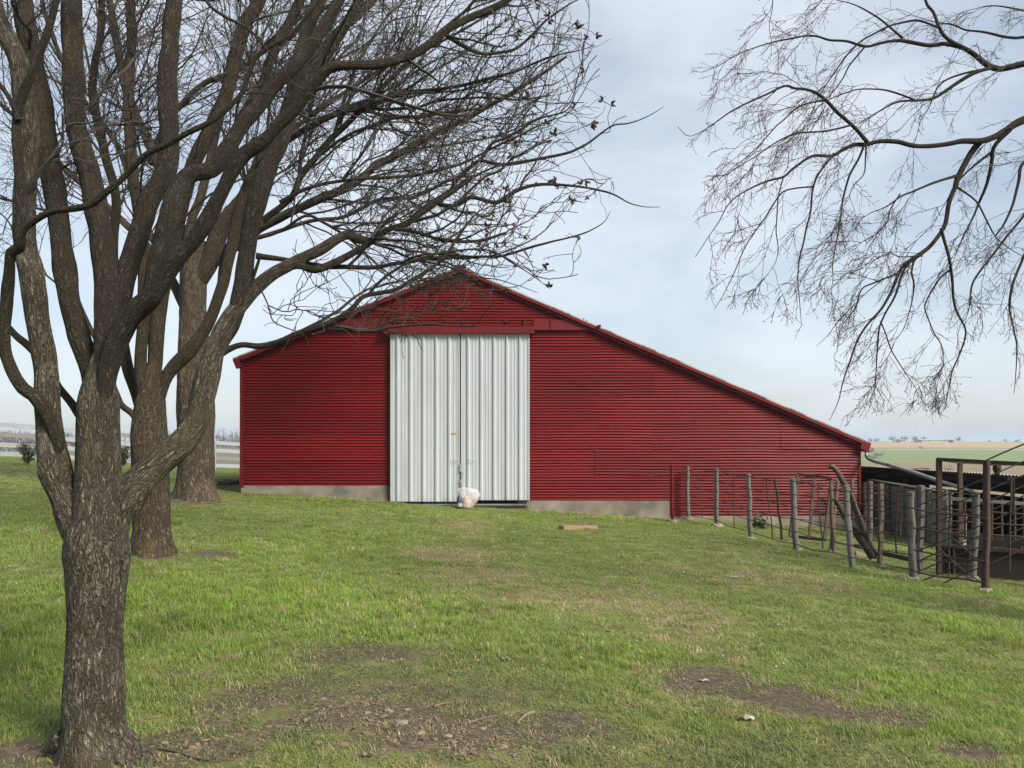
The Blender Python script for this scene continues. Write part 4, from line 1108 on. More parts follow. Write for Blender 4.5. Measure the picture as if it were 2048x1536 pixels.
dl_([(505, 478), (560, 462), (625, 440), (690, 430), (760, 400), (830, 395), (900, 360), (960, 350)], (12, 10, 8, 4), (dC - .3, dC - .8), t0=.15)
dl_([(540, 290), (600, 250), (700, 180), (800, 120), (900, 75), (1000, 20), (1080, -30)], (11, 9, 7, 4), (dC, dC - .6), t0=.1)
dl_([(375, 620), (330, 540), (270, 470), (200, 400), (120, 330), (50, 250), (-20, 190)], (24, 18, 14, 9), (dC + .4, dC + 1.4), t0=.3)
dl_([(245, 440), (180, 420), (100, 420), (30, 400), (-50, 380)], (9, 7, 5), (dC + .8, dC + 1), t0=.1)
dl_([(370, 540), (300, 470), (240, 300), (170, 200), (110, 90), (80, -30)], (20, 16, 12, 9), (dC + .6, dC + 1.6), t0=.3)
dl_([(754, 332), (820, 300), (900, 285), (990, 270), (1070, 240), (1150, 200)], (8, 6, 3), (dC - 1, dC - 1.4), t0=.1)
levC = [dict(len=2.6, ang=(.3, .9), wig=.10, trop=(.03, 0, .02), n=11, sides=3, rk=.009, rmin=.0088, bias=(.3, 0, .1)),
        dict(len=1.25, per=9, ang=(.35, .95), wig=.14, trop=(.02, 0, .0), n=8, sides=3, rk=.009, rmin=.0070),
        dict(len=.52, per=6, ang=(.35, 1.0), wig=.17, trop=(.02, 0, .02), n=5, sides=3, rk=.012, rmin=.0060)]
tC.twigs(rC, 3.5, levC, in_crown_left, (11, 18.5), soft=25)

# ---- overhanging tree on the right, its trunk out of the frame
rD = np.random.default_rng(24)
dD = 7.0
bD = np.array((6.4, dD, gz(6.4, dD)))
tD = Tree('bare_tree', tuple(bD), 'dark drooping branches with tiny berries hanging in from the right edge', 'bark_d', 'twig_d')
xt = CX + 6.4 / dD * FPX
trunk_tube(tD, [bD + (0, 0, -.2), bD + (0, 0, .05), bD + (0, 0, .6), px(xt, 700, dD), px(xt - 8, 400, dD), px(xt - 20, 150, dD), px(xt - 10, -100, dD), px(xt, -500, dD)], [.30, .26, .2, .18, .17, .13, .10, .05], 32, 12, [(0.5, .4, .4), (2.5, .4, .4), (4.5, .4, .4)], .06)
dl_ = tD.limb
T0 = [(xt, 260), (xt - 90, 190), (2280, 160), (2150, 195)]
dl_(T0 + [(2048, 239), (1997, 267), (1956, 284), (1895, 288), (1826, 290), (1792, 283), (1758, 280), (1731, 286), (1707, 287), (1683, 297), (1666, 308), (1625, 310), (1587, 335), (1567, 352), (1539, 360), (1502, 379), (1461, 407), (1437, 448), (1415, 480), (1392, 513)], (44, 34, 26, 23, 20, 16, 12, 10, 8, 5, 3, 2), (dD, dD - .2, dD - .6), t0=.35)
dl_([(1735, 285), (1703, 249), (1676, 226), (1649, 198), (1621, 181), (1587, 176), (1567, 171), (1519, 191), (1464, 219), (1423, 249), (1382, 272), (1366, 266), (1355, 253)], (11, 9, 7, 5, 3, 2), (dD - .35, dD - .6), t0=.1)
dl_([(1668, 307), (1645, 338), (1628, 372), (1621, 424), (1611, 475), (1601, 525), (1596, 570), (1600, 610), (1603, 648)], (7, 6, 5, 3, 2), (dD - .45, dD - .5), t0=.15)
dl_([(1729, 288), (1717, 318), (1697, 359), (1686, 410), (1679, 461), (1670, 523), (1668, 555), (1664, 580)], (7, 5, 4, 2), (dD - .4, dD - .3), t0=.15)
dl_([(1732, 290), (1731, 320), (1728, 350), (1705, 375), (1700, 400)], (5, 3, 2), (dD - .4, dD - .3), t0=.15)
dl_([(1703, 250), (1656, 263), (1587, 273), (1546, 290), (1502, 318), (1455, 345), (1425, 352)], (6, 5, 3, 2), (dD - .4, dD - .7), t0=.1)
dl_([(1649, 199), (1600, 215), (1560, 250), (1520, 290), (1470, 330), (1430, 362)], (5, 3, 2), (dD - .45, dD - .8), t0=.1)
dl_([(1628, 373), (1587, 379), (1560, 393), (1526, 444), (1491, 495), (1470, 540), (1445, 585), (1425, 618)], (5, 4, 3, 2), (dD - .5, dD - .6), t0=.1)
dl_([(1567, 353), (1555, 400), (1552, 460), (1553, 520), (1535, 550)], (4, 3, 2), (dD - .5, dD - .5), t0=.1)
dl_([(1960, 283), (1945, 300), (1929, 321), (1912, 352), (1908, 369), (1895, 400), (1884, 454), (1861, 491), (1833, 513), (1802, 535), (1785, 583), (1765, 617), (1734, 652), (1717, 686), (1697, 737), (1686, 771), (1676, 809), (1660, 840)], (16, 14, 13, 12, 11, 9, 7, 6, 5, 3, 2), (dD - .15, dD - .35), t0=.15)
dl_([(1830, 514), (1806, 543), (1790, 590), (1770, 625), (1757, 660), (1755, 710), (1751, 778), (1737, 800), (1727, 812)], (7, 6, 5, 3, 2), (dD - .3, dD - .2), t0=.15)
dl_([(1761, 642), (1785, 703), (1816, 754), (1828, 770), (1837, 792)], (4, 3, 2), (dD - .25, dD - .2), t0=.1)
dl_([(1882, 456), (1895, 515), (1902, 563), (1905, 621), (1925, 662), (1922, 703), (1905, 751), (1897, 790), (1891, 819)], (9, 7, 5, 4, 2), (dD - .3, dD - .1), t0=.15)
dl_([(1900, 540), (1881, 556), (1857, 597), (1854, 621), (1871, 662), (1888, 690), (1891, 723), (1880, 765)], (5, 4, 3, 2), (dD - .25, dD - .3), t0=.1)
dl_([(1828, 520), (1823, 545), (1828, 570), (1820, 614), (1808, 650), (1790, 680)], (6, 4, 3, 2), (dD - .35, dD - .4), t0=.1)
dl_([(1800, 545), (1751, 566), (1724, 580), (1710, 614), (1690, 640), (1676, 662), (1671, 700)], (5, 4, 3, 2), (dD - .35, dD - .4), t0=.1)
dl_([(1845, 512), (1800, 512), (1785, 503), (1755, 515), (1735, 540), (1725, 560)], (4, 3, 2), (dD - .35, dD - .4), t0=.1)
dl_([(1912, 352), (1870, 365), (1826, 380), (1800, 388), (1775, 410), (1740, 425), (1720, 440)], (8, 6, 4, 2), (dD - .25, dD - .5), t0=.1)
dl_([(1800, 388), (1780, 420), (1775, 445), (1750, 470), (1715, 490)], (4, 3, 2), (dD - .35, dD - .5), t0=.1)
dl_([(2020, 258), (1987, 297), (1980, 328), (1967, 376), (1956, 403), (1936, 451), (1912, 496), (1905, 520)], (12, 10, 8, 5, 2.5), (dD - .2, dD + .1), t0=.15)
dl_([(1982, 305), (1950, 330), (1920, 355), (1895, 395), (1875, 430)], (7, 4, 2), (dD - .15, dD), t0=.1)
dl_([(1915, 375), (1955, 402), (1975, 440), (1995, 475), (2025, 500), (2060, 520)], (5, 4, 3), (dD - .3, dD - .2), t0=.1)
T4 = [(xt - 15, 130), (xt - 120, 110), (2200, 112)]
dl_(T4 + [(2048, 126), (1991, 132), (1950, 106), (1929, 96), (1895, 89), (1854, 91), (1806, 77), (1758, 84), (1731, 91), (1690, 84), (1659, 82), (1632, 73), (1587, 79), (1539, 87), (1485, 106), (1440, 130), (1403, 144)], (40, 28, 20, 17, 13, 10, 7, 5, 3, 2), (dD, dD + .3, dD), t0=.3)
dl_([(1929, 97), (1895, 79), (1878, 58), (1864, 27), (1850, 0), (1840, -80)], (9, 7, 5), (dD + .2, dD + .4), t0=.1)
dl_([(1806, 77), (1775, 51), (1734, 20), (1700, 2), (1660, -10)], (6, 4, 3), (dD + .1, dD + .1), t0=.1)
dl_([(1880, 56), (1837, 44), (1785, 51), (1741, 72), (1714, 90), (1676, 137), (1642, 191), (1620, 240)], (6, 5, 4, 2), (dD + .2, dD + .1), t0=.1)
dl_([(1731, 92), (1700, 130), (1680, 165), (1640, 210), (1600, 250)], (5, 3, 2), (dD + .1, dD), t0=.1)
dl_([(2150, 60), (2048, 72), (2018, 72), (1973, 65), (1936, 62), (1908, 48), (1870, 40), (1830, 30)], (10, 8, 6, 4, 2), (dD + .3, dD + .5), t0=.15)
dl_([(1993, 134), (1943, 147), (1895, 178), (1867, 195), (1833, 202), (1792, 208), (1751, 229), (1720, 246), (1712, 255)], (11, 9, 7, 5, 2.5), (dD + .2, dD + .1), t0=.1)
dl_([(1833, 202), (1775, 178), (1724, 178), (1680, 190), (1640, 205), (1580, 215)], (6, 4, 3, 2), (dD + .15, dD), t0=.1)
dl_([(1960, 140), (1910, 150), (1880, 170), (1860, 215), (1845, 235), (1835, 270)], (6, 4, 2), (dD + .2, dD + .2), t0=.1)
dl_([(2200, 230), (2100, 300), (2048, 325), (2038, 362), (2028, 403), (2010, 440), (1990, 470)], (14, 10, 7, 4), (dD - .1, dD - .3), t0=.2)
dl_([(2230, 260), (2120, 420), (2060, 500), (2045, 530), (2028, 570), (2021, 611), (2028, 655), (2034, 700), (2031, 757), (2026, 790)], (14, 9, 7, 5, 2.5), (dD - .1, dD - .3), t0=.3)
dl_([(2200, 250), (2110, 350), (2040, 440), (1990, 500), (1950, 560), (1940, 610)], (10, 7, 4), (dD - .1, dD - .2), t0=.3)
dl_([(2210, 130), (2120, 40), (2040, 20), (1980, 10), (1930, 20)], (10, 6, 3), (dD + .4, dD + .6), t0=.2)
dl_([(1620, -220), (1580, -120), (1552, -30), (1545, 20), (1540, 50), (1545, 78)], (5, 4, 3, 2), (dD - .6, dD - .6), t0=.4)
dl_([(xt - 10, -100), (2300, -230), (2000, -330), (1750, -300), (1620, -220)], (26, 16, 8, 5), (dD, dD - .6), t0=.2, spawn_=.3)
levD = [dict(len=.55, ang=(.35, 1.0), wig=.11, trop=(-.03, 0, -.075), n=11, sides=3, rk=.006, rmin=.0029, bias=(-.6, 0, -.5)),
        dict(len=.26, per=5.5, ang=(.35, .9), wig=.13, trop=(-.02, 0, -.09), n=7, sides=3, rk=.006, rmin=.0024),
        dict(len=.10, per=4.5, ang=(.5, 1.1), wig=.14, trop=(0, 0, -.08), n=4, sides=3, rk=.006, rmin=.0018)]
tD.twigs(rD, 4.4, levD, in_crown_right, (4.8, 9.5), soft=16)
tp, td = tD.tips[-1]; kk = rD.uniform(0, 1, len(tp)) < .4; g = MB()
cen = tp[kk]; rb = rD.uniform(.0042, .0062, len(cen))
oc = np.array([(1,0,0),(-1,0,0),(0,1,0),(0,-1,0),(0,0,1),(0,0,-1)], float)
of = np.array([(0,2,4),(2,1,4),(1,3,4),(3,0,4),(2,0,5),(1,2,5),(3,1,5),(0,3,5)])
V = (cen[:, None] + oc[None] * rb[:, None, None]).reshape(-1, 3); F = (np.arange(len(cen))[:, None, None] * 6 + of[None]).reshape(-1, 3)
g.add(V, T=F); o = g.build('berry_clusters', M['pod'], tD.o); o['kind'] = 'stuff'
print('twig polys', [len(x.tw.V) and sum(len(q) for q in x.tw.Q) * 2 for x in (tA, tB, tC, tD)])
# ---------------------------------------------------------------- corral fence
def ground_pt(x, y):
    return gp(x, y)
def post(parent, xt_, yt_, xb, yb, w, mat, foot=0.0, name='post', d=None, square=False):
    b_ = ground_pt(xb, yb) if d is None else px(xb, yb, d)
    dd = b_[1]; top = px(xt_, yt_, dd + random.uniform(-.05, .05)); r_ = w * dd / FPX / 2
    base = np.array((b_[0], b_[1], min(b_[2], gz(b_[0], b_[1])) - .15))
    n = 7; P = np.array([base + (top - base) * k / (n - 1) for k in range(n)])
    P[1:-1] += np.array([(random.uniform(-.012, .012), random.uniform(-.012, .012), 0) for _ in range(n - 2)])
    g = MB()
    a = np.arange(12) / 12 * 2 * np.pi
    rm = 1 + np.array([[random.uniform(-.12, .1) for _ in range(12)]]) * np.ones((n, 1)) + np.array([[random.uniform(-.02, .02) for _ in range(12)] for _ in range(n)])
    g.tube(P, np.linspace(r_ * 1.04, r_ * .97, n), 12, True, rm)
    o = g.build(name, M[mat], parent, mat.startswith('rust'))
    if foot:
        g = MB(); fr = foot * dd / FPX / 2 * 1.0; gzz = gz(b_[0], b_[1])
        th = np.arange(10) / 10 * 2 * np.pi; rr = [fr * random.uniform(.8, 1.15) for _ in th]
        V = [(b_[0] + q * math.cos(t_), b_[1] + q * math.sin(t_), gzz - .1) for q, t_ in zip(rr, th)] + [(b_[0] + q * .85 * math.cos(t_), b_[1] + q * .85 * math.sin(t_), gzz + random.uniform(.03, .07)) for q, t_ in zip(rr, th)] + [(b_[0], b_[1], gzz + .075)]
        g.add(V, [(i, (i + 1) % 10, 10 + (i + 1) % 10, 10 + i) for i in range(10)], [(10 + i, 10 + (i + 1) % 10, 20) for i in range(10)])
        g.build('footing', M['footing'], parent)
    return base, top, dd
def rod(parent, P, r_=.009, mat='rod', name='rod', sides=6, sag=0.0, wob=.012):
    P = np.array(P, float); out = [P[0]]
    for a, b_ in zip(P[:-1], P[1:]):
        for k in (1/3, 2/3): out.append(a + (b_ - a) * k + np.array((random.uniform(-wob, wob), random.uniform(-wob, wob), random.uniform(-wob, wob) * 1.6 - sag)))
        out.append(b_)
    g = MB(); g.tube(spline(out, .15), r_, sides); return g.build(name, M[mat], parent, True)
p0 = gp(1502, 1080)
corral = empty('corral_fence', tuple(p0), 'rusted rod fence on weathered round posts running from barn to right corner', 'fence')
FP = [(1375, 933, 1376, 1040, 8, 22), (1433, 938, 1434, 1053, 9, 26), (1497, 948, 1502, 1080, 10, 22), (1585, 957, 1594, 1105, 11.5, 24), (1693, 971, 1705, 1138, 12, 0), (1822, 983, 1826, 1162, 14, 26)]
PB = [post(corral, a, b_, c_, d_, w, 'post', f) for a, b_, c_, d_, w, f in FP]
pp_ = post(corral, 1973, 921, 1970, 1187, 14.5, 'rust', 36, 'pipe_post')
PB.append((pp_[0], px(1972, 990, pp_[2]), pp_[2]))
def onpost(k, f, off=-.07):
    b_, t_, d_ = PB[k]; g0 = np.array((b_[0], b_[1], gz(b_[0], b_[1]))); q = g0 + (t_ - g0) * f
    return q + np.array((-.02, off, 0))
for f in (.96, .80, .64, .48, .32, .12):
    rod(corral, [onpost(k, min(.97, f + random.uniform(-.03, .03))) for k in range(0, 6)], .007, sag=.02 if f > .9 else .008)
for f in (.82, .60, .36, .12):
    rod(corral, [onpost(5, f), onpost(6, f * .93)], .010, sag=.01)
rod(corral, [px(1373, 955, 17.6), px(1375, 955, 17.6)], .008)
for xa, ya, xb, yb, dd in ((1398, 955, 1405, 1035, 17), (1467, 943, 1468, 1056, 15.4), (1533, 957, 1545, 1076, 13.6), (1636, 967, 1646, 1097, 12.0)):
    rod(corral, [px(xa, ya, dd), px(xb, yb, dd)], .010, name='stay')
rod(corral, [px(1549, 959, 13.45), px(1556, 1002, 13.4), px(1563, 1079, 13.35)], .022, 'rust_dark', 'stay', 8)
# tilted rods that climb toward the loading chute
for k in range(9):
    ya = 1020 + k * 21 if k else 1013
    a = px(1830, ya, 10.25); b_ = px(1972, ya - 57 - (2 if k % 2 else 0), 9.62); c_ = px(2120, ya - 57 - 66, 9.3)
    rod(corral, [a, b_, c_], .008, wob=.006)
rod(corral, [px(1972, 921, 9.66), px(2048, 888, 9.5), px(2150, 838, 9.3)], .010, wob=.003)
for xa, ya, xb, yb in ((1878, 1097, 1964, 1166), (1885, 1060, 1966, 1128)): rod(corral, [px(xa, ya, 10.4), px(xb, yb, 9.7)], .009)
rod(corral, [px(1976, 1172, 9.6), px(2048, 1206, 9.0), px(2200, 1262, 8.2)], .012)
rod(corral, [px(1900, 985, 10.2), px(1899, 1060, 10.2), px(1898, 1152, 10.2)], .012, name='stay')
rod(corral, [px(2022, 958, 9.5), px(2020, 1060, 9.5), px(2019, 1145, 9.5)], .010, name='stay')

# red post with wire mesh beside the wall
mesh_gate = empty('mesh_panel', tuple(gp(1344, 1038)), 'red post with wire mesh panel at the foot of the barn wall', 'mesh panel')
b1_, t1_, dq = post(mesh_gate, 1343, 930, 1344, 1038, 7, 'red_trim', 24, d=18.2)
for k in range(9):
    f = k / 8; rod(mesh_gate, [px(1345, 932 + f * 100, 18.15), px(1374, 936 + f * 98, 17.7)], .005, 'red_trim', 'wire', 4, wob=.003)
for k in range(7):
    x = 1349 + k * 4; rod(mesh_gate, [px(x, 933, 18.1 - k * .06), px(x + .5, 1033, 18.1 - k * .06)], .004, 'red_trim', 'wire', 4, wob=.003)

# leaning steel gate panel
gate = empty('leaning_gate', tuple(gp(1616, 1082)), 'rusty trapezoid pipe gate leaning inside the corral before the red wall', 'gate')
dg = 14.6
for nm, a, b_, w in (('top_bar', (1595, 949), (1664, 957), 6), ('side_bar', (1596, 948), (1581, 1073), 7), ('side_bar', (1664, 956), (1649, 1081), 6), ('bottom_bar', (1581, 1072), (1651, 1080), 6), ('middle_bar', (1629, 954), (1618, 1076), 5)):
    g = MB(); q = w * dg / FPX; a3, b3 = px(*a, dg + .1), px(*b_, dg - .25); g.beam(a3, b3, q, q * .8, (0, -1, 0)); g.build(nm, M['rust'], gate)
for k in range(6):
    f = .12 + k * .15; rod(gate, [px(1595 - 14 * f, 949 + 124 * f, dg), px(1663 - 14 * f, 957 + 124 * f, dg)], .008)

# inner pen fence
pen = empty('pen_fence', tuple(gp(1760, 1132)), 'inner pen fence of mixed wooden posts and thin rods below the shed', 'fence')
IN = [(1662, 970, 1670, 1106, 8, 'post_brown', 0), (1675, 961, 1660, 1105, 8, 'post', 14), (1761, 967, 1760, 1132, 11, 'post_brown', 22), (1843, 971, 1840, 1150, 13, 'post', 0), (1741, 963, 1741, 1080, 9, 'post', 0), (1776, 971, 1781, 1064, 8, 'post_brown', 0), (1704, 958, 1708, 1062, 8, 'post', 0), (1952, 983, 1945, 1162, 14, 'post', 26)]
IB = [post(pen, a, b_, c_, d_, w, m_, f) for a, b_, c_, d_, w, m_, f in IN]
IB.append(post(pen, 1892, 978, 1893, 1098, 8, 'post', 0, d=13.0))
IB.append(post(pen, 1729, 965, 1731, 1056, 7, 'rust', 0, d=16.8))
def onp(k, f):
    b_, t_, d_ = IB[k]; g0 = np.array((b_[0], b_[1], gz(b_[0], b_[1]))); return g0 + (t_ - g0) * f + np.array((0, -.06, 0))
for f in (.93, .8, .67, .54, .42, .30, .16):
    rod(pen, [onp(0, f), onp(2, f), onp(3, f)], .007)
for f in (.95, .82, .68, .52, .36, .2):
    rod(pen, [onp(6, f), onp(4, f), onp(5, f)], .007)
for f in (.95, .75, .55, .35, .18):
    rod(pen, [onp(3, f), onp(7, f)], .007)
for xa, ya, xb, yb, dd in ((1795, 985, 1793, 1110, 11.4), (1862, 978, 1863, 1098, 12.6), (1835, 970, 1834, 1120, 11.2), (1803, 1020, 1801, 1070, 14)):
    rod(pen, [px(xa, ya, dd), px(xb, yb, dd)], .011, name='stay')
g = MB(); g.beam(px(1768, 1107, 11.6), px(1822, 1119, 11), .05, .06); g.beam(px(1709, 1091, 12.4), px(1722, 1093, 12.3), .05, .05); g.build('low_rail', M['log_dark'], pen)

# grey board fence in front of the shed
bf = empty('board_fence', tuple((8.75, 18.2, gz(8.75, 18.2))), 'grey board wall of wide planks between the pen and the dark shed', 'fence')
A0, A1 = np.array((8.95, 20.0)), np.array((8.35, 15.2))
for k in range(5):
    zt = .48 - k * .2; g = MB()
    a = (*A0, zt - .005 * k); b_ = (*A1, zt - .02); g.beam(a, b_, .03, .185 - .01 * (k % 2)); g.build('board', M['board'], bf)
for f in (.02, .25, .5, .75, .98):
    q = A0 + (A1 - A0) * f; g = MB(); g.box((q[0] - .10, q[1] - .04, gz(*q) - .2), (q[0] - .03, q[1] + .04, .60)); g.build('post', M['board'], bf)
g = MB(); g.beam((8.95, 20, .63), (8.35, 15.2, .61), .08, .04); g.build('top_rail', M['board'], bf)

# crooked logs
def log(name, pts_, w0, w1, mat, label):
    P_ = np.array([px(x, y, d) for x, y, d in pts_]); S_ = spline(np.column_stack([P_, np.linspace(w0, w1, len(P_))]), .04)
    a = np.arange(10) / 10 * 6.283; q = np.stack([np.cos(a)[None] * 1.5 + 0 * S_[:, :1], np.sin(a)[None] * 1.5 + 0 * S_[:, :1], S_[:, 2:3] * 3 + 0 * a[None]], -1)
    g = MB(); g.tube(S_[:, :3], S_[:, 3], 10, True, 1 + (fbm(q, 8, 2) - .5) * .5)
    b_ = S_[np.argmin(S_[:, 2]), :3]; o = g.build(name, M[mat], None, True, tuple(b_)); tag(o, label, 'log')
log('crooked_log', [(1659, 931, 11.5), (1666, 934, 11.5), (1676, 945, 11.5), (1686, 963, 11.5), (1702, 991, 11.6), (1710, 1015, 11.7), (1718, 1035, 11.8), (1728, 1062, 11.9), (1744, 1096, 12.0), (1751, 1114, 12.05)], .034, .05, 'log', 'bleached crooked log leaning high against the corral post')
log('crooked_log', [(1669, 997, 12.1), (1678, 1010, 12.1), (1690, 1033, 12.05), (1710, 1061, 12.0), (1733, 1092, 11.9), (1748, 1115, 11.85)], .03, .075, 'log_dark', 'dark split log leaning low behind the bleached one')

# loading chute
chute = empty('loading_chute', tuple(px(1930, 1160, 11)), 'dark rusted steel loading chute with pipe frame at the right edge', 'loading chute')
dc = 11.0
def cz(x, y, d): return px(x, y, d)
for (xa, ya, xb, yb, d, w) in ((1878, 918, 1878, 1156, dc, .058), (1920, 924, 1920, 1135, 12.4, .058), (2075, 928, 2075, 1200, 10.2, .06), (2090, 930, 2090, 1150, 12.2, .05)):
    g = MB(); a = cz(xa, ya, d); b_ = cz(xb, yb, d); b_[2] = min(b_[2], gz(b_[0], b_[1]) - .1); g.beam(b_, a, w, w, (0, 1, 0)); g.build('frame_post', M['rust'], chute)
for a, b_, w in ((cz(1874, 919, dc), cz(2079, 930, 10.2), .05), (cz(1918, 925, 12.4), cz(2094, 931, 12.2), .045), (cz(1876, 919, dc), cz(1921, 925, 12.4), .045), (cz(2075, 929, 10.2), cz(2090, 931, 12.2), .045)):
    g = MB(); g.beam(a + np.array((0, 0, .004)), b_ + np.array((0, 0, .004)), w, w * .95); g.build('top_beam', M['rust'], chute)
def sheet(a, b_, z0a, z0b, z1a, z1b, th, name, mat):
    g = MB(); a = np.array(a); b_ = np.array(b_); n_ = np.array((-(b_ - a)[1], (b_ - a)[0])); n_ = n_ / np.linalg.norm(n_) * th
    g.hexa([(*a, z0a), (*b_, z0b), (*(b_ + n_), z0b), (*(a + n_), z0a), (*a, z1a), (*b_, z1b), (*(b_ + n_), z1b), (*(a + n_), z1a)]); return g.build(name, M[mat], chute)
a = cz(1884, 1092, dc); b_ = cz(2120, 1110, 10.4); ga, gb_ = gz(a[0], a[1]) - .05, gz(b_[0], b_[1]) - .05
sheet(a[:2], b_[:2], ga, gb_, a[2], b_[2], .02, 'side_sheet', 'rust_dark')
g = MB(); g.beam(a + (0, -.02, .01), b_ + (0, -.02, .01), .05, .05); g.build('sheet_rail', M['rust'], chute)
a2 = cz(1926, 1070, 13.2); b2 = cz(2120, 1075, 12.6); sheet(a2[:2], b2[:2], -1, -1, a2[2], b2[2], .02, 'side_sheet', 'rust_dark')
for x in (1905, 1958, 1990, 2040):
    q = cz(x, 1095, dc - .05); g = MB(); g.beam((q[0], q[1] - .03, gz(q[0], q[1]) - .1), (q[0], q[1] - .03, q[2] + .02), .035, .035, (0, 1, 0)); g.build('stiffener', M['rust_dark'], chute)
for k, (ya, yb) in enumerate(((1000, 1010), (1022, 1031), (1045, 1053), (1068, 1076))):
    g = MB(); q0, q1 = cz(1880, ya - 4, dc + .06), cz(2120, yb + 2, 10.5)
    if k == 0: g.beam(q0, q1, .03, .045); g.build('side_bar', M['board'], chute)
    else: g.tube([q0, (q0 + q1) / 2, q1], .013, 6); g.build('side_bar', M['rust'], chute, True)
for x in (1900, 1930, 1956, 1984, 2004, 2030, 2048):
    q = cz(x, 1000, dc + .04); g = MB(); g.beam((q[0], q[1], q[2] - .55), (q[0], q[1], q[2] + .02), .022, .022, (0, 1, 0)); g.build('upright', M['rust'], chute)
g = MB(); g.tube(spline([cz(2016, 960, 10.4), cz(2018, 956, 10.4), cz(2022, 955, 10.4), cz(2026, 962, 10.4), cz(2026, 1010, 10.4), cz(2024, 1030, 10.4)], .03), .02, 8); g.build('hoop', M['rust'], chute, True)
# lantern-like pulley below the beam
g = MB(); c_ = cz(1994, 933, 10.6)
g.tube([c_ + (0, 0, .015), c_ + (0, 0, -.02), c_ + (0, 0, -.06), c_ + (0, 0, -.10), c_ + (.0, 0, -.125)], [.045, .052, .045, .026, .01], 12)
g.box(tuple(c_ + (-.09, -.012, .012)), tuple(c_ + (.16, .012, .028)))
o = g.build('hanging_pulley', M['rust_dark'], None, False, tuple(c_)); tag(o, 'small dark pulley hanging beneath the chute top beam', 'pulley')
# pink knobbed prod standing in the pen
kn = empty('pink_knobbed_post', tuple(px(1927, 1090, 12.8)), 'pale stake topped with a pink rubber knob inside the pen', 'stake')
g = MB(); q0 = px(1926, 1092, 12.8); q1 = px(1928, 1038, 12.8); g.tube([(q0[0], q0[1], gz(q0[0], q0[1]) - .1), q0, (q0 + q1) / 2 + (.01, 0, 0), q1], [.04, .042, .038, .036], 10); g.build('stake', M['white_wood'], kn, True)
g = MB(); c_ = px(1928, 1033, 12.8); a = np.linspace(0, np.pi, 8); g.tube([c_ + (0, 0, -.048 * math.cos(q)) for q in a], [max(.004, .05 * math.sin(q)) for q in a], 12); g.build('knob', M['pink'], kn, True)

# ---------------------------------------------------------------- white fence on the rise
fA, fB = np.array((-19.5, 24.3)), np.array((-9.2, 41.5))
wf = empty('white_rail_fence', (*((fA + fB) / 2), 0.5), 'peeling white four-rail fence over the rise behind the trees', 'fence')
def frail(k):  # heights of the rails above ground
    return (1.20, .86, .52, .20)[k]
posts = np.linspace(0, 1, 9)
for f in posts:
    q = fA + (fB - fA) * f; z = gz(*q); g = MB(); g.box((q[0] - .07, q[1] - .07, z - .3), (q[0] + .07, q[1] + .07, z + 1.24)); g.build('post', M['white_wood'], wf)
for f0, f1 in zip(posts[:-1], posts[1:]):
    q0 = fA + (fB - fA) * f0; q1 = fA + (fB - fA) * f1
    for k in range(4):
        g = MB(); off = np.array((-.09, -.03)); g.beam((*(q0 + off * 1), gz(*q0) + frail(k) + random.uniform(-.02, .02)), (*(q1 + off), gz(*q1) + frail(k) + random.uniform(-.02, .02)), .03, .16); g.build('rail', M['white_wood'] if random.random() < .75 else M['board'], wf)

# shrubs by the fence
M['leaf'] = simple_mat('dull_leaf', (0.05, 0.07, 0.03), 0.7, 0, 0.4, 12)
M['far_leaf'] = simple_mat('far_crown', (0.075, 0.07, 0.055), 0.9, 0, 0.3, 0.3)
def leafy(name, base, h, w, label, n=700, seed=0, lf=.05, cat='shrub'):
    r = np.random.default_rng(seed); o = empty(name, tuple(base), label, cat)
    st = MB(); K = 14
    P, R = grow(np.tile(base, (K, 1)), r.normal(0, .35 * w, (K, 3)) + (0, 0, 1), np.full(K, h * .95), np.full(K, .02), 8, .12, np.array((0, 0, .05)), r)
    st.tubes(P, R, 4); s_ = st.build('stems', M['twig_b'], o); s_['kind'] = 'stuff'
    idx, t_, p, d, _ = spawn(P, R, np.full(K, n // K), .15, 1, (.4, 1.3), r)
    p = p + r.normal(0, w * .13, p.shape); a = r.normal(0, 1, p.shape); a = unit(a); b_ = unit(np.cross(a, r.normal(0, 1, p.shape)))
    q = r.uniform(.5, 1.3, len(p))[:, None] * lf
    V = np.stack([p - a * q, p + b_ * q * .5, p + a * q, p - b_ * q * .5], 1).reshape(-1, 3)
    g = MB(); g.add(V, np.arange(len(p) * 4).reshape(-1, 4)); f = g.build('foliage', M['leaf'], o); f['kind'] = 'stuff'
    return o
def on(x, Y): X = (x - CX) / FPX * Y; return np.array((X, Y, gz(X, Y)))
leafy('shrub', on(54, 24.6), .75, .35, 'small leafy shrub at the foot of the white fence post', 500, 1)
leafy('shrub', on(246, 28.0), .75, .5, 'darker shrub by the white fence, seen right of the nearest trunk', 600, 2)
leafy('weed_clump', on(1517, 17.6) , .22, .5, 'low green weeds against the barn foundation in the corral', 260, 3, .05, 'weeds')
# dark chunks of timber at the barn's left corner
for x, y, s_, lb in ((450, 968, .14, 'blackened timber chunk by the third tree roots'), (463, 966, .16, 'blackened timber chunk leaning at the barn left corner')):
    q = gp(x, y + 4); g = MB(); g.hexa([q + np.array(v) * s_ * np.array((1.2, 1, .9)) + np.array((random.uniform(-.02, .02), 0, random.uniform(-.02, .02))) for v in ((-1,-1,-.2),(1,-1,-.2),(1,1,-.2),(-1,1,-.2),(-.8,-.8,1),(.9,-.8,.8),(.8,.8,.9),(-.9,.8,1.1))])
    o = g.build('timber_chunk', M['log_dark'], None, False, tuple(q)); tag(o, lb, 'timber')

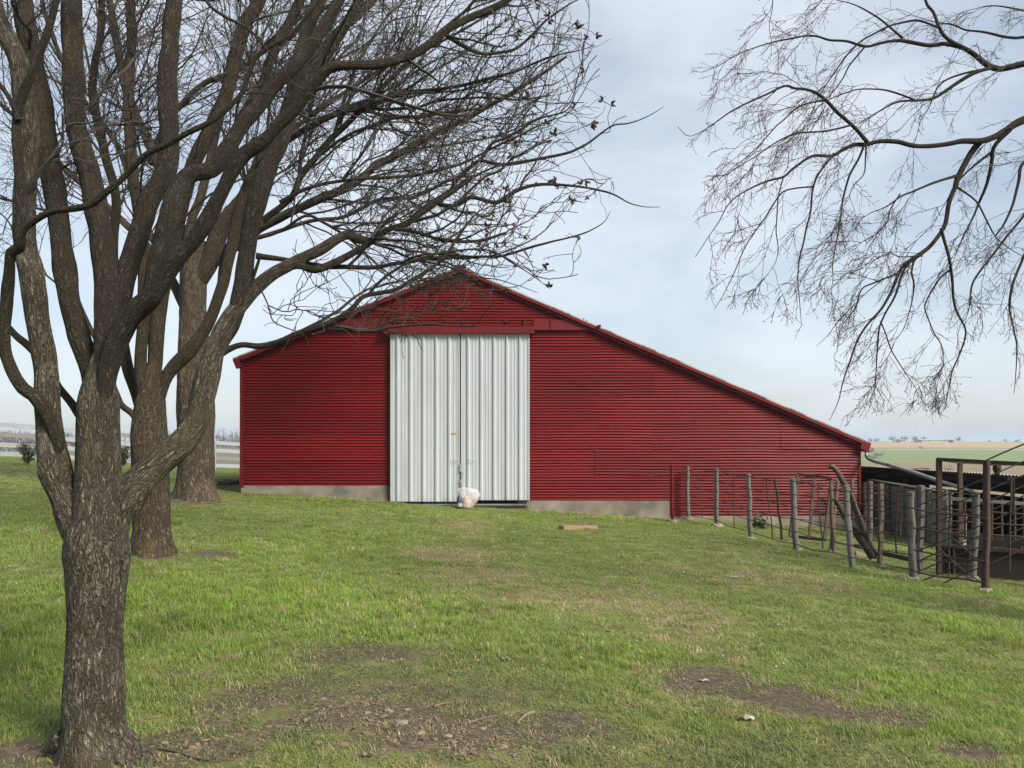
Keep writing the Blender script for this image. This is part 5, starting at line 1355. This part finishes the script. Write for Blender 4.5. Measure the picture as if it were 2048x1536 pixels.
# ---------------------------------------------------------------- bag, bottle, plank
q = gp(936, 1013); q[1] = min(q[1], 18.45); q[2] = gz(q[0], q[1])
bag = empty('plastic_bag', tuple(q), 'clear white plastic bag of pink rubbish slumped against the barn doors', 'bag')
m, t, b = new_mat('clear_plastic_film')
tr = t.nodes.new('ShaderNodeBsdfTransparent'); tl = t.nodes.new('ShaderNodeBsdfTranslucent'); tl.inputs[0].default_value = (.85, .85, .85, 1)
b.inputs['Base Color'].default_value = (.68, .68, .68, 1); b.inputs['Roughness'].default_value = .25
m1 = t.nodes.new('ShaderNodeMixShader'); m1.inputs[0].default_value = .35; m2 = t.nodes.new('ShaderNodeMixShader'); m2.inputs[0].default_value = .56
t.links.new(b.outputs[0], m1.inputs[1]); t.links.new(tl.outputs[0], m1.inputs[2]); t.links.new(m1.outputs[0], m2.inputs[1]); t.links.new(tr.outputs[0], m2.inputs[2]); t.links.new(m2.outputs[0], t.nodes['Material Output'].inputs['Surface'])
M['film'] = m
def lumpy(c, rows, sides, seed, fold, mat, name, parent, tilt=(0, 0)):
    g = MB(); z = np.array([r_[0] for r_ in rows]); rx = np.array([r_[1] for r_ in rows]); ox = np.array([r_[2] for r_ in rows])
    n = 26; zz = np.linspace(z[0], z[-1], n); RX = np.interp(zz, z, rx); OX = np.interp(zz, z, ox)
    a = np.arange(sides) / sides * 2 * np.pi
    qn = np.stack([np.cos(a)[None] * 2.4 + 0 * zz[:, None], np.sin(a)[None] * 2.4 + 0 * zz[:, None], zz[:, None] * 6 + 0 * a[None]], -1)
    rm = 1 + (np.abs(fbm(qn, seed, 4) - .5) * 2 - .4) * fold
    V = np.stack([c[0] + OX[:, None] + RX[:, None] * rm * np.cos(a)[None], c[1] + RX[:, None] * .62 * rm * np.sin(a)[None], c[2] + zz[:, None] + 0 * a[None] + (vnoise(qn * .5, 3) - .5) * .03], -1)
    i = np.arange(n - 1)[:, None]; j = np.arange(sides)[None]; j2 = (j + 1) % sides
    g.add(V.reshape(-1, 3), np.stack([i * sides + j, i * sides + j2, (i + 1) * sides + j2, (i + 1) * sides + j], -1).reshape(-1, 4))
    return g.build(name, mat, parent, True)
lumpy(q, [(-.01, .05, -.01), (.06, .17, .0), (.18, .22, .03), (.30, .26, .06), (.40, .27, .05), (.47, .22, 0), (.50, .10, -.06), (.51, .02, -.08)], 40, 5, .45, M['film'], 'film', bag)
lumpy(q, [(.0, .02, 0), (.03, .11, 0), (.12, .14, 0), (.20, .12, -.01), (.27, .08, -.01), (.31, .02, -.02)], 22, 8, 1.1, M['pinkpaper'], 'rubbish', bag)
q2 = px(919, 1013, q[1] - .05); q2[2] = gz(q2[0], q2[1])
bt = empty('plastic_bottle', tuple(q2), 'small dark blue bottle standing beside the plastic bag', 'bottle')
g = MB(); g.tube([q2 + (0, 0, z) for z in (0, .01, .15, .26, .29, .31)], [.05, .06, .06, .055, .03, .02], 12); g.build('body', M['blue'], bt, True)
g = MB(); g.tube([q2 + (0, 0, z) for z in (.305, .36)], .022, 10); g.build('cap', M['white'], bt, True)
g = MB(); g.tube([q2 + (0, 0, z) for z in (.05, .13)], .0615, 12, False); g.build('label_band', M['white'], bt, True)
a = gp(1122, 1060); b_ = gp(1190, 1059)
g = MB(); up = np.array((0, 0, .042)); g.beam(a + up, b_ + up, .13, .07); o = g.build('plank', M['plank'], None, False, tuple((a + b_) / 2 - (0, 0, .0))); tag(o, 'short pale timber plank lying on the grass before the barn', 'plank')
q = gp(1726, 1112); g = MB(); g.hexa([q + np.array(v) for v in ((-.14,-.08,-.03),(.15,-.1,-.03),(.14,.12,-.03),(-.12,.1,-.03),(-.13,-.05,.07),(-.02,-.06,.06),(.02,.05,.05),(-.1,.06,.075))]); o = g.build('stone', M['stone'], None, False, tuple(q)); tag(o, 'white wedge stone lying at the foot of the leaning logs', 'stone')

# ---------------------------------------------------------------- stones, sticks, litter on the ground
def rock(seed, sx, sy, sz):
    r = np.random.default_rng(seed); V = []; ph_ = r.uniform(0, 6)
    for la in (-.9, -.2, .6):
        for k in range(7):
            a = k / 7 * 6.283 + la + ph_; V.append((math.cos(la) * math.cos(a) * sx, math.cos(la) * math.sin(a) * sy, math.sin(la) * sz))
    V = np.array(V) * r.uniform(.66, 1.25, (21, 1)); V = np.vstack([V, [(0, 0, -sz)], [(0, 0, sz * .95)]])
    Q = [(l * 7 + k, l * 7 + (k + 1) % 7, (l + 1) * 7 + (k + 1) % 7, (l + 1) * 7 + k) for l in (0, 1) for k in range(7)]
    T = [(k, 21, (k + 1) % 7) for k in range(7)] + [(14 + k, 14 + (k + 1) % 7, 22) for k in range(7)]
    return V, Q, T
r = np.random.default_rng(77); g = MB()
for (cx_, cy_, rx, ry, n_) in ((430, 1495, 190, 36, 230), (830, 1460, 270, 55, 300), (960, 1500, 190, 30, 160), (640, 1430, 250, 45, 110), (1400, 1380, 150, 30, 30), (1250, 1024, 160, 6, 170), (990, 1012, 100, 3, 120), (1130, 1018, 80, 5, 100)):
    for _ in range(n_):
        x, y = cx_ + r.normal(0, rx * .5), cy_ + r.normal(0, ry * .5)
        if y > 1640 or y < 1008: continue
        p_ = gp(x, y)
        if p_[1] > 18.9: p_[1] = 18.85 - r.uniform(0, .3); p_[2] = gz(p_[0], p_[1])
        s_ = abs(r.normal(0, .0055)) + .0025; s_ *= 1.5 if p_[1] > 12 else 1
        V, Q, T = rock(r.integers(1e6), s_ * r.uniform(.8, 1.7), s_ * r.uniform(.7, 1.3), s_ * r.uniform(.4, .8))
        c_, s2 = math.cos(r.uniform(0, 6)), math.sin(r.uniform(0, 6)); 
        g.add(V + p_ + (0, 0, s_ * .2), Q, T)
o = g.build('gravel', M['gravel'], None); tag(o, 'scattered brown gravel in the bare patches', None, None, 'stuff')
for k, (x, y, s_, lb) in enumerate(((735, 1427, .026, 'pale round stone, leftmost of the three in a row on bare earth'), (776, 1425, .034, 'flattish tan stone in the middle of the row on bare earth'), (815, 1421, .026, 'white stone at the right end of the row on bare earth'),
        (803, 1447, .042, 'largest tan stone, just below the row of three'), (842, 1468, .03, 'long pale stone lower right of the largest tan stone'), (896, 1475, .03, 'flat pinkish stone among gravel, right of the long pale one'), (966, 1458, .022, 'small cream stone above the gravel near the thin stick'), (330, 1487, .026, 'small pink stone nearest the roots of the front tree'))):
    q = gp(x, y); s_ *= .8; V, Q, T = rock(900 + k, s_ * 1.25, s_ * .85, s_ * .45); g = MB(); g.add(V + q + (0, 0, s_ * .12), Q, T); o = g.build('stone', M['stone'], None, False, tuple(q)); tag(o, lb, 'stone', 'pale stones on the bare earth')
def stick(pts_, r0, r1, lb, mat='stick', branch=None):
    P_ = np.array([gp(x, y) + (0, 0, r0 * 1.3) for x, y in pts_]); S_ = spline(np.column_stack([P_, np.linspace(r0, r1, len(P_))]), .02)
    g = MB(); g.tube(S_[:, :3], S_[:, 3], 7)
    if branch: B3 = np.array([gp(x, y) + (0, 0, r0 * 1.6) for x, y in branch]); g.tube(B3, [r0 * .8, r0 * .7, r0 * .6][:len(B3)], 6)
    o = g.build('stick', M[mat], None, True, tuple(P_.mean(0))); tag(o, lb, 'stick')
stick([(942, 1446), (970, 1439), (1003, 1432)], .004, .003, 'thin straight dry stick on bare earth, middle foreground')
stick([(1034, 1450), (1045, 1438), (1058, 1430), (1068, 1427)], .006, .010, 'thick pale forked stick, rightmost on the bare earth', 'stick', [(1050, 1434), (1040, 1430), (1036, 1429)])
stick([(868, 1416), (885, 1411), (902, 1409)], .007, .003, 'short pale stick lying above the thin straight one')
stick([(318, 1500), (352, 1508), (392, 1520), (420, 1524)], .007, .004, 'grey root-like stick beside the front tree trunk', 'log')
def scrap(x, y, w, h, lb, name='litter_scrap', cat='litter', mat='white'):
    q = gp(x, y); r = np.random.default_rng(int(x)); n = 7; g = MB(); V = []; w *= .85
    for i in range(n):
        for j in range(5):
            u, v_ = i / (n - 1) - .5, j / 4 - .5; e = math.sqrt(max(0, 1 - (2 * u) ** 2 * .8))
            V.append(q + (u * w, v_ * w * .55 * e, .006 + h * (abs(math.sin(u * 5 + 1)) * .6 + .4 * r.uniform())))
    F = [(i * 5 + j, (i + 1) * 5 + j, (i + 1) * 5 + j + 1, i * 5 + j + 1) for i in range(n - 1) for j in range(4)]
    g.add(V, F); o = g.build(name, M[mat], None, True, tuple(q)); tag(o, lb, cat)
scrap(1494, 1442, .10, .03, 'crumpled pale litter scrap alone on short grass, lower right')
scrap(1408, 1366, .075, .02, 'small white scrap on the bare dirt track', mat='white')
scrap(1468, 1157, .10, .03, 'white scrap on the lawn well before the corral fence')
scrap(1557, 1253, .06, .02, 'tiny white scrap on the grass, middle right')
scrap(1222, 1265, .07, .02, 'grey leaf scrap on pale grass in mid lawn', 'dead_leaf', 'leaf', 'stick')
scrap(738, 1518, .07, .03, 'curled grey leaf on the gravel at bottom edge', 'dead_leaf', 'leaf', 'stick')
scrap(1012, 1324, .07, .03, 'dull leaf on the grass above the bare earth', 'dead_leaf', 'leaf', 'board')
# dead leaves and bits of twig lying in the grass
r = np.random.default_rng(14); g = MB(); n_ = 900
x = np.concatenate([r.uniform(-6, 7, n_), r.normal(-1.0, 1.4, 350)]); y = np.concatenate([r.uniform(3, 17, n_), r.normal(4.8, .8, 350)])
kk = (np.abs(x) < .68 * y + .5) & (y > 3); x, y = x[kk], y[kk]; n_ = len(x); z = ground_z(x, y) + r.uniform(.008, .03, n_)
a_ = r.uniform(0, 6.28, n_); ln_ = r.uniform(.006, .018, n_); wd_ = ln_ * r.uniform(.15, .6, n_); c0 = np.stack([x, y, z], -1)
u_ = np.stack([np.cos(a_), np.sin(a_), r.normal(0, .25, n_)], -1) * ln_[:, None]; v_ = np.stack([-np.sin(a_), np.cos(a_), r.normal(0, .4, n_)], -1) * wd_[:, None]
g.add(np.stack([c0 - u_, c0 - v_ + (0, 0, .003), c0 + u_, c0 + v_ + (0, 0, .003)], 1).reshape(-1, 3), np.arange(n_ * 4).reshape(-1, 4))
o = g.build('dead_leaves', M['log'], None); tag(o, 'dry leaf scraps scattered through the grass', None, None, 'stuff')
# white clover flowers
g = MB(); r = np.random.default_rng(9)
for _ in range(70):
    x, y = r.uniform(300, 1900), r.uniform(1035, 1350); q = gp(x, y); s_ = r.uniform(.004, .007) * (1 + q[1] * .05); V, Q, T = rock(r.integers(1e6), s_, s_, s_ * .8); g.add(V + q + (0, 0, .045), Q, T)
o = g.build('clover_flowers', M['white'], None); tag(o, 'tiny white clover flowers in the lawn', None, None, 'stuff')

# ---------------------------------------------------------------- far trees and farm buildings
def far_tree(x, h, w, d, seed, lb):
    r = np.random.default_rng(seed); X = (x - CX) / FPX * d; base = np.array((X, d, gz(X, d)))
    o = empty('far_tree', tuple(base), lb, 'tree', 'bare trees on the horizon')
    g = MB(); g.tube([base - (0, 0, .5), base + (0, 0, h * .25), base + (.1, 0, h * .45)], [h * .03, h * .022, h * .012], 6); g.build('trunk', M['far_leaf'], o)
    K = 16; P, R = grow(np.tile(base + (0, 0, h * .25), (K, 1)), r.normal(0, 1, (K, 3)) * (w / h * .9, w / h * .9, .5) + (0, 0, .8), np.full(K, h * .62), np.full(K, h * .011), 7, .14, np.array((0, 0, .02)), r)
    g = MB(); g.tubes(P, R, 3)
    idx, t_, p, dd, ra = spawn(P, R, np.full(K, 12), .2, 1, (.4, 1.1), r)
    P2, R2 = grow(p, dd, np.full(len(p), h * .2), np.full(len(p), h * .006), 4, .2, np.array((0, 0, .03)), r); g.tubes(P2, R2, 3)
    idx, t_, p, dd, ra = spawn(P2, R2, np.full(len(P2), 5), .2, 1, (.4, 1.1), r)
    P3, R3 = grow(p, dd, np.full(len(p), h * .1), np.full(len(p), h * .0045), 3, .2, np.array((0, 0, 0)), r); g.tubes(P3, R3, 3)
    c_ = g.build('crown', M['far_leaf'], o); c_['kind'] = 'stuff'
for k, (x, hp, wp, lb) in enumerate(((1740, 10, 24, 'low round far tree just right of the barn eave'), (1754, 11, 20, 'far tree second from the barn eave'), (1786, 15, 14, 'narrow far tree standing alone left of the white house'), (1808, 15, 22, 'broad far tree directly behind the small white house'),
        (1829, 14, 9, 'slim far tree between the houses'), (1847, 13, 16, 'far tree at the left end of the long white shed'), (1918, 12, 12, 'far tree right of the long white shed'), (1978, 6, 12, 'small far bush on the horizon, third from right edge'), (2010, 8, 30, 'spreading far tree second from the right edge'), (2036, 9, 32, 'spreading far tree cut by the right edge'))):
    d_ = 700.0; far_tree(x, hp * d_ / FPX, wp * d_ / FPX, d_ + (k % 3) * 12, 300 + k, lb)
def house(x, w, h, roofh, dp, lb, name='farmhouse', cat='house'):
    d_ = 690.0; X = (x - CX) / FPX * d_; s_ = d_ / FPX; base = np.array((X, d_, gz(X, d_))); o = empty(name, tuple(base), lb, cat)
    W, H, Rr = w * s_, h * s_, roofh * s_
    g = MB(); g.box(tuple(base + (-W/2, 0, -1)), tuple(base + (W/2, dp, H))); g.build('wall', M['white'], o)
    g = MB(); B0 = base + (0, 0, H + .05)
    g.add([B0 + (-W/2 - .4, -.5, 0), B0 + (W/2 + .4, -.5, 0), B0 + (W/2 + .4, dp + .5, 0), B0 + (-W/2 - .4, dp + .5, 0), B0 + (-W/2 - .4, dp/2, Rr), B0 + (W/2 + .4, dp/2, Rr)], [(0,1,5,4),(2,3,4,5),(0,3,2,1)], [(0,4,3),(1,2,5)]); g.build('roof', M['shed_roof'] if name != 'farm_shed' else M['white'], o)
    for f in (-.28, .22):
        g = MB(); g.box(tuple(base + (f * W - .5, -.06, H * .35)), tuple(base + (f * W + .5, -.01, H * .8))); g.build('window', M['black'], o)
house(1806, 10, 4.5, 2, 8, 'small white far house below the broad tree on the horizon')
house(1875, 62, 4.5, 2.2, 14, 'long low white far shed on the horizon', 'farm_shed', 'shed')
house(1903, 12, 4, 3, 9, 'grey roofed far house at the right end of the long shed')
# field bushes
for k, (x, y, hp, wp, lb) in enumerate(((1747, 917, 16, 26, 'bare brush behind the gutter end'), (1758, 911, 12, 20, 'bare brush just right of the gutter end'), (1896, 941, 14, 26, 'bare bush in the pasture behind the chute beam'), (1842, 897, 7, 9, 'tiny bush alone in the tan field'))):
    q = gp(x, y); o_ = far_tree; r = np.random.default_rng(500 + k)
    h = hp * q[1] / FPX; w = wp * q[1] / FPX; o = empty('field_bush', tuple(q), lb, 'bush', 'bare bushes in the far pasture'); K = 22
    P, R = grow(np.tile(q, (K, 1)), r.normal(0, 1, (K, 3)) * (w / h * .6, w / h * .6, .2) + (0, 0, .6), np.full(K, h * .9), np.full(K, h * .012), 6, .16, np.array((0, 0, .02)), r); g = MB(); g.tubes(P, R, 3)
    idx, t_, p, dd, ra = spawn(P, R, np.full(K, 9), .2, 1, (.4, 1.1), r); P2, R2 = grow(p, dd, np.full(len(p), h * .3), np.full(len(p), h * .007), 4, .2, np.array((0, 0, .03)), r); g.tubes(P2, R2, 3)
    c_ = g.build('branches', M['far_leaf'], o); c_['kind'] = 'stuff'
# hazy wooded ridge on the left
r = np.random.default_rng(41); g = MB(); K = 150
Yw = r.uniform(330, 620, K); Xw = -Yw * r.uniform(.30, .80, K); Zw = ground_z(Xw, Yw); h = r.uniform(6, 11, K)
idx0 = np.repeat(np.arange(K), 6); base = np.stack([Xw, Yw, Zw], -1)[idx0]
P, R = grow(base, r.normal(0, .6, (len(idx0), 3)) + (0, 0, .8), h[idx0], h[idx0] * .03, 5, .16, np.array((0, 0, .02)), r); g.tubes(P, R, 3)
idx, t_, p, dd, ra = spawn(P, R, np.full(len(P), 6), .2, 1, (.4, 1.2), r); P2, R2 = grow(p, dd, np.full(len(p), 2.6), np.full(len(p), .14), 4, .2, np.array((0, 0, .03)), r); g.tubes(P2, R2, 3)
o = g.build('far_woods', M['far_leaf'], None); tag(o, 'hazy leafless woods along the horizon behind the white fence', None, None, 'stuff')

# ---------------------------------------------------------------- haze
m = bpy.data.materials.new('haze'); m.use_nodes = True; t = m.node_tree; t.nodes.clear()
out = t.nodes.new('ShaderNodeOutputMaterial'); pv = t.nodes.new('ShaderNodeVolumePrincipled')
pv.inputs['Color'].default_value = (.66, .82, 1.0, 1); pv.inputs['Density'].default_value = 0.00042; pv.inputs['Anisotropy'].default_value = 0.2
t.links.new(pv.outputs[0], out.inputs['Volume'])
g = MB(); g.box((-3900, -90, -12), (3900, 4200, 14)); o = g.build('haze', m, None); tag(o, 'thin blue haze over the fields', None, None, 'stuff')
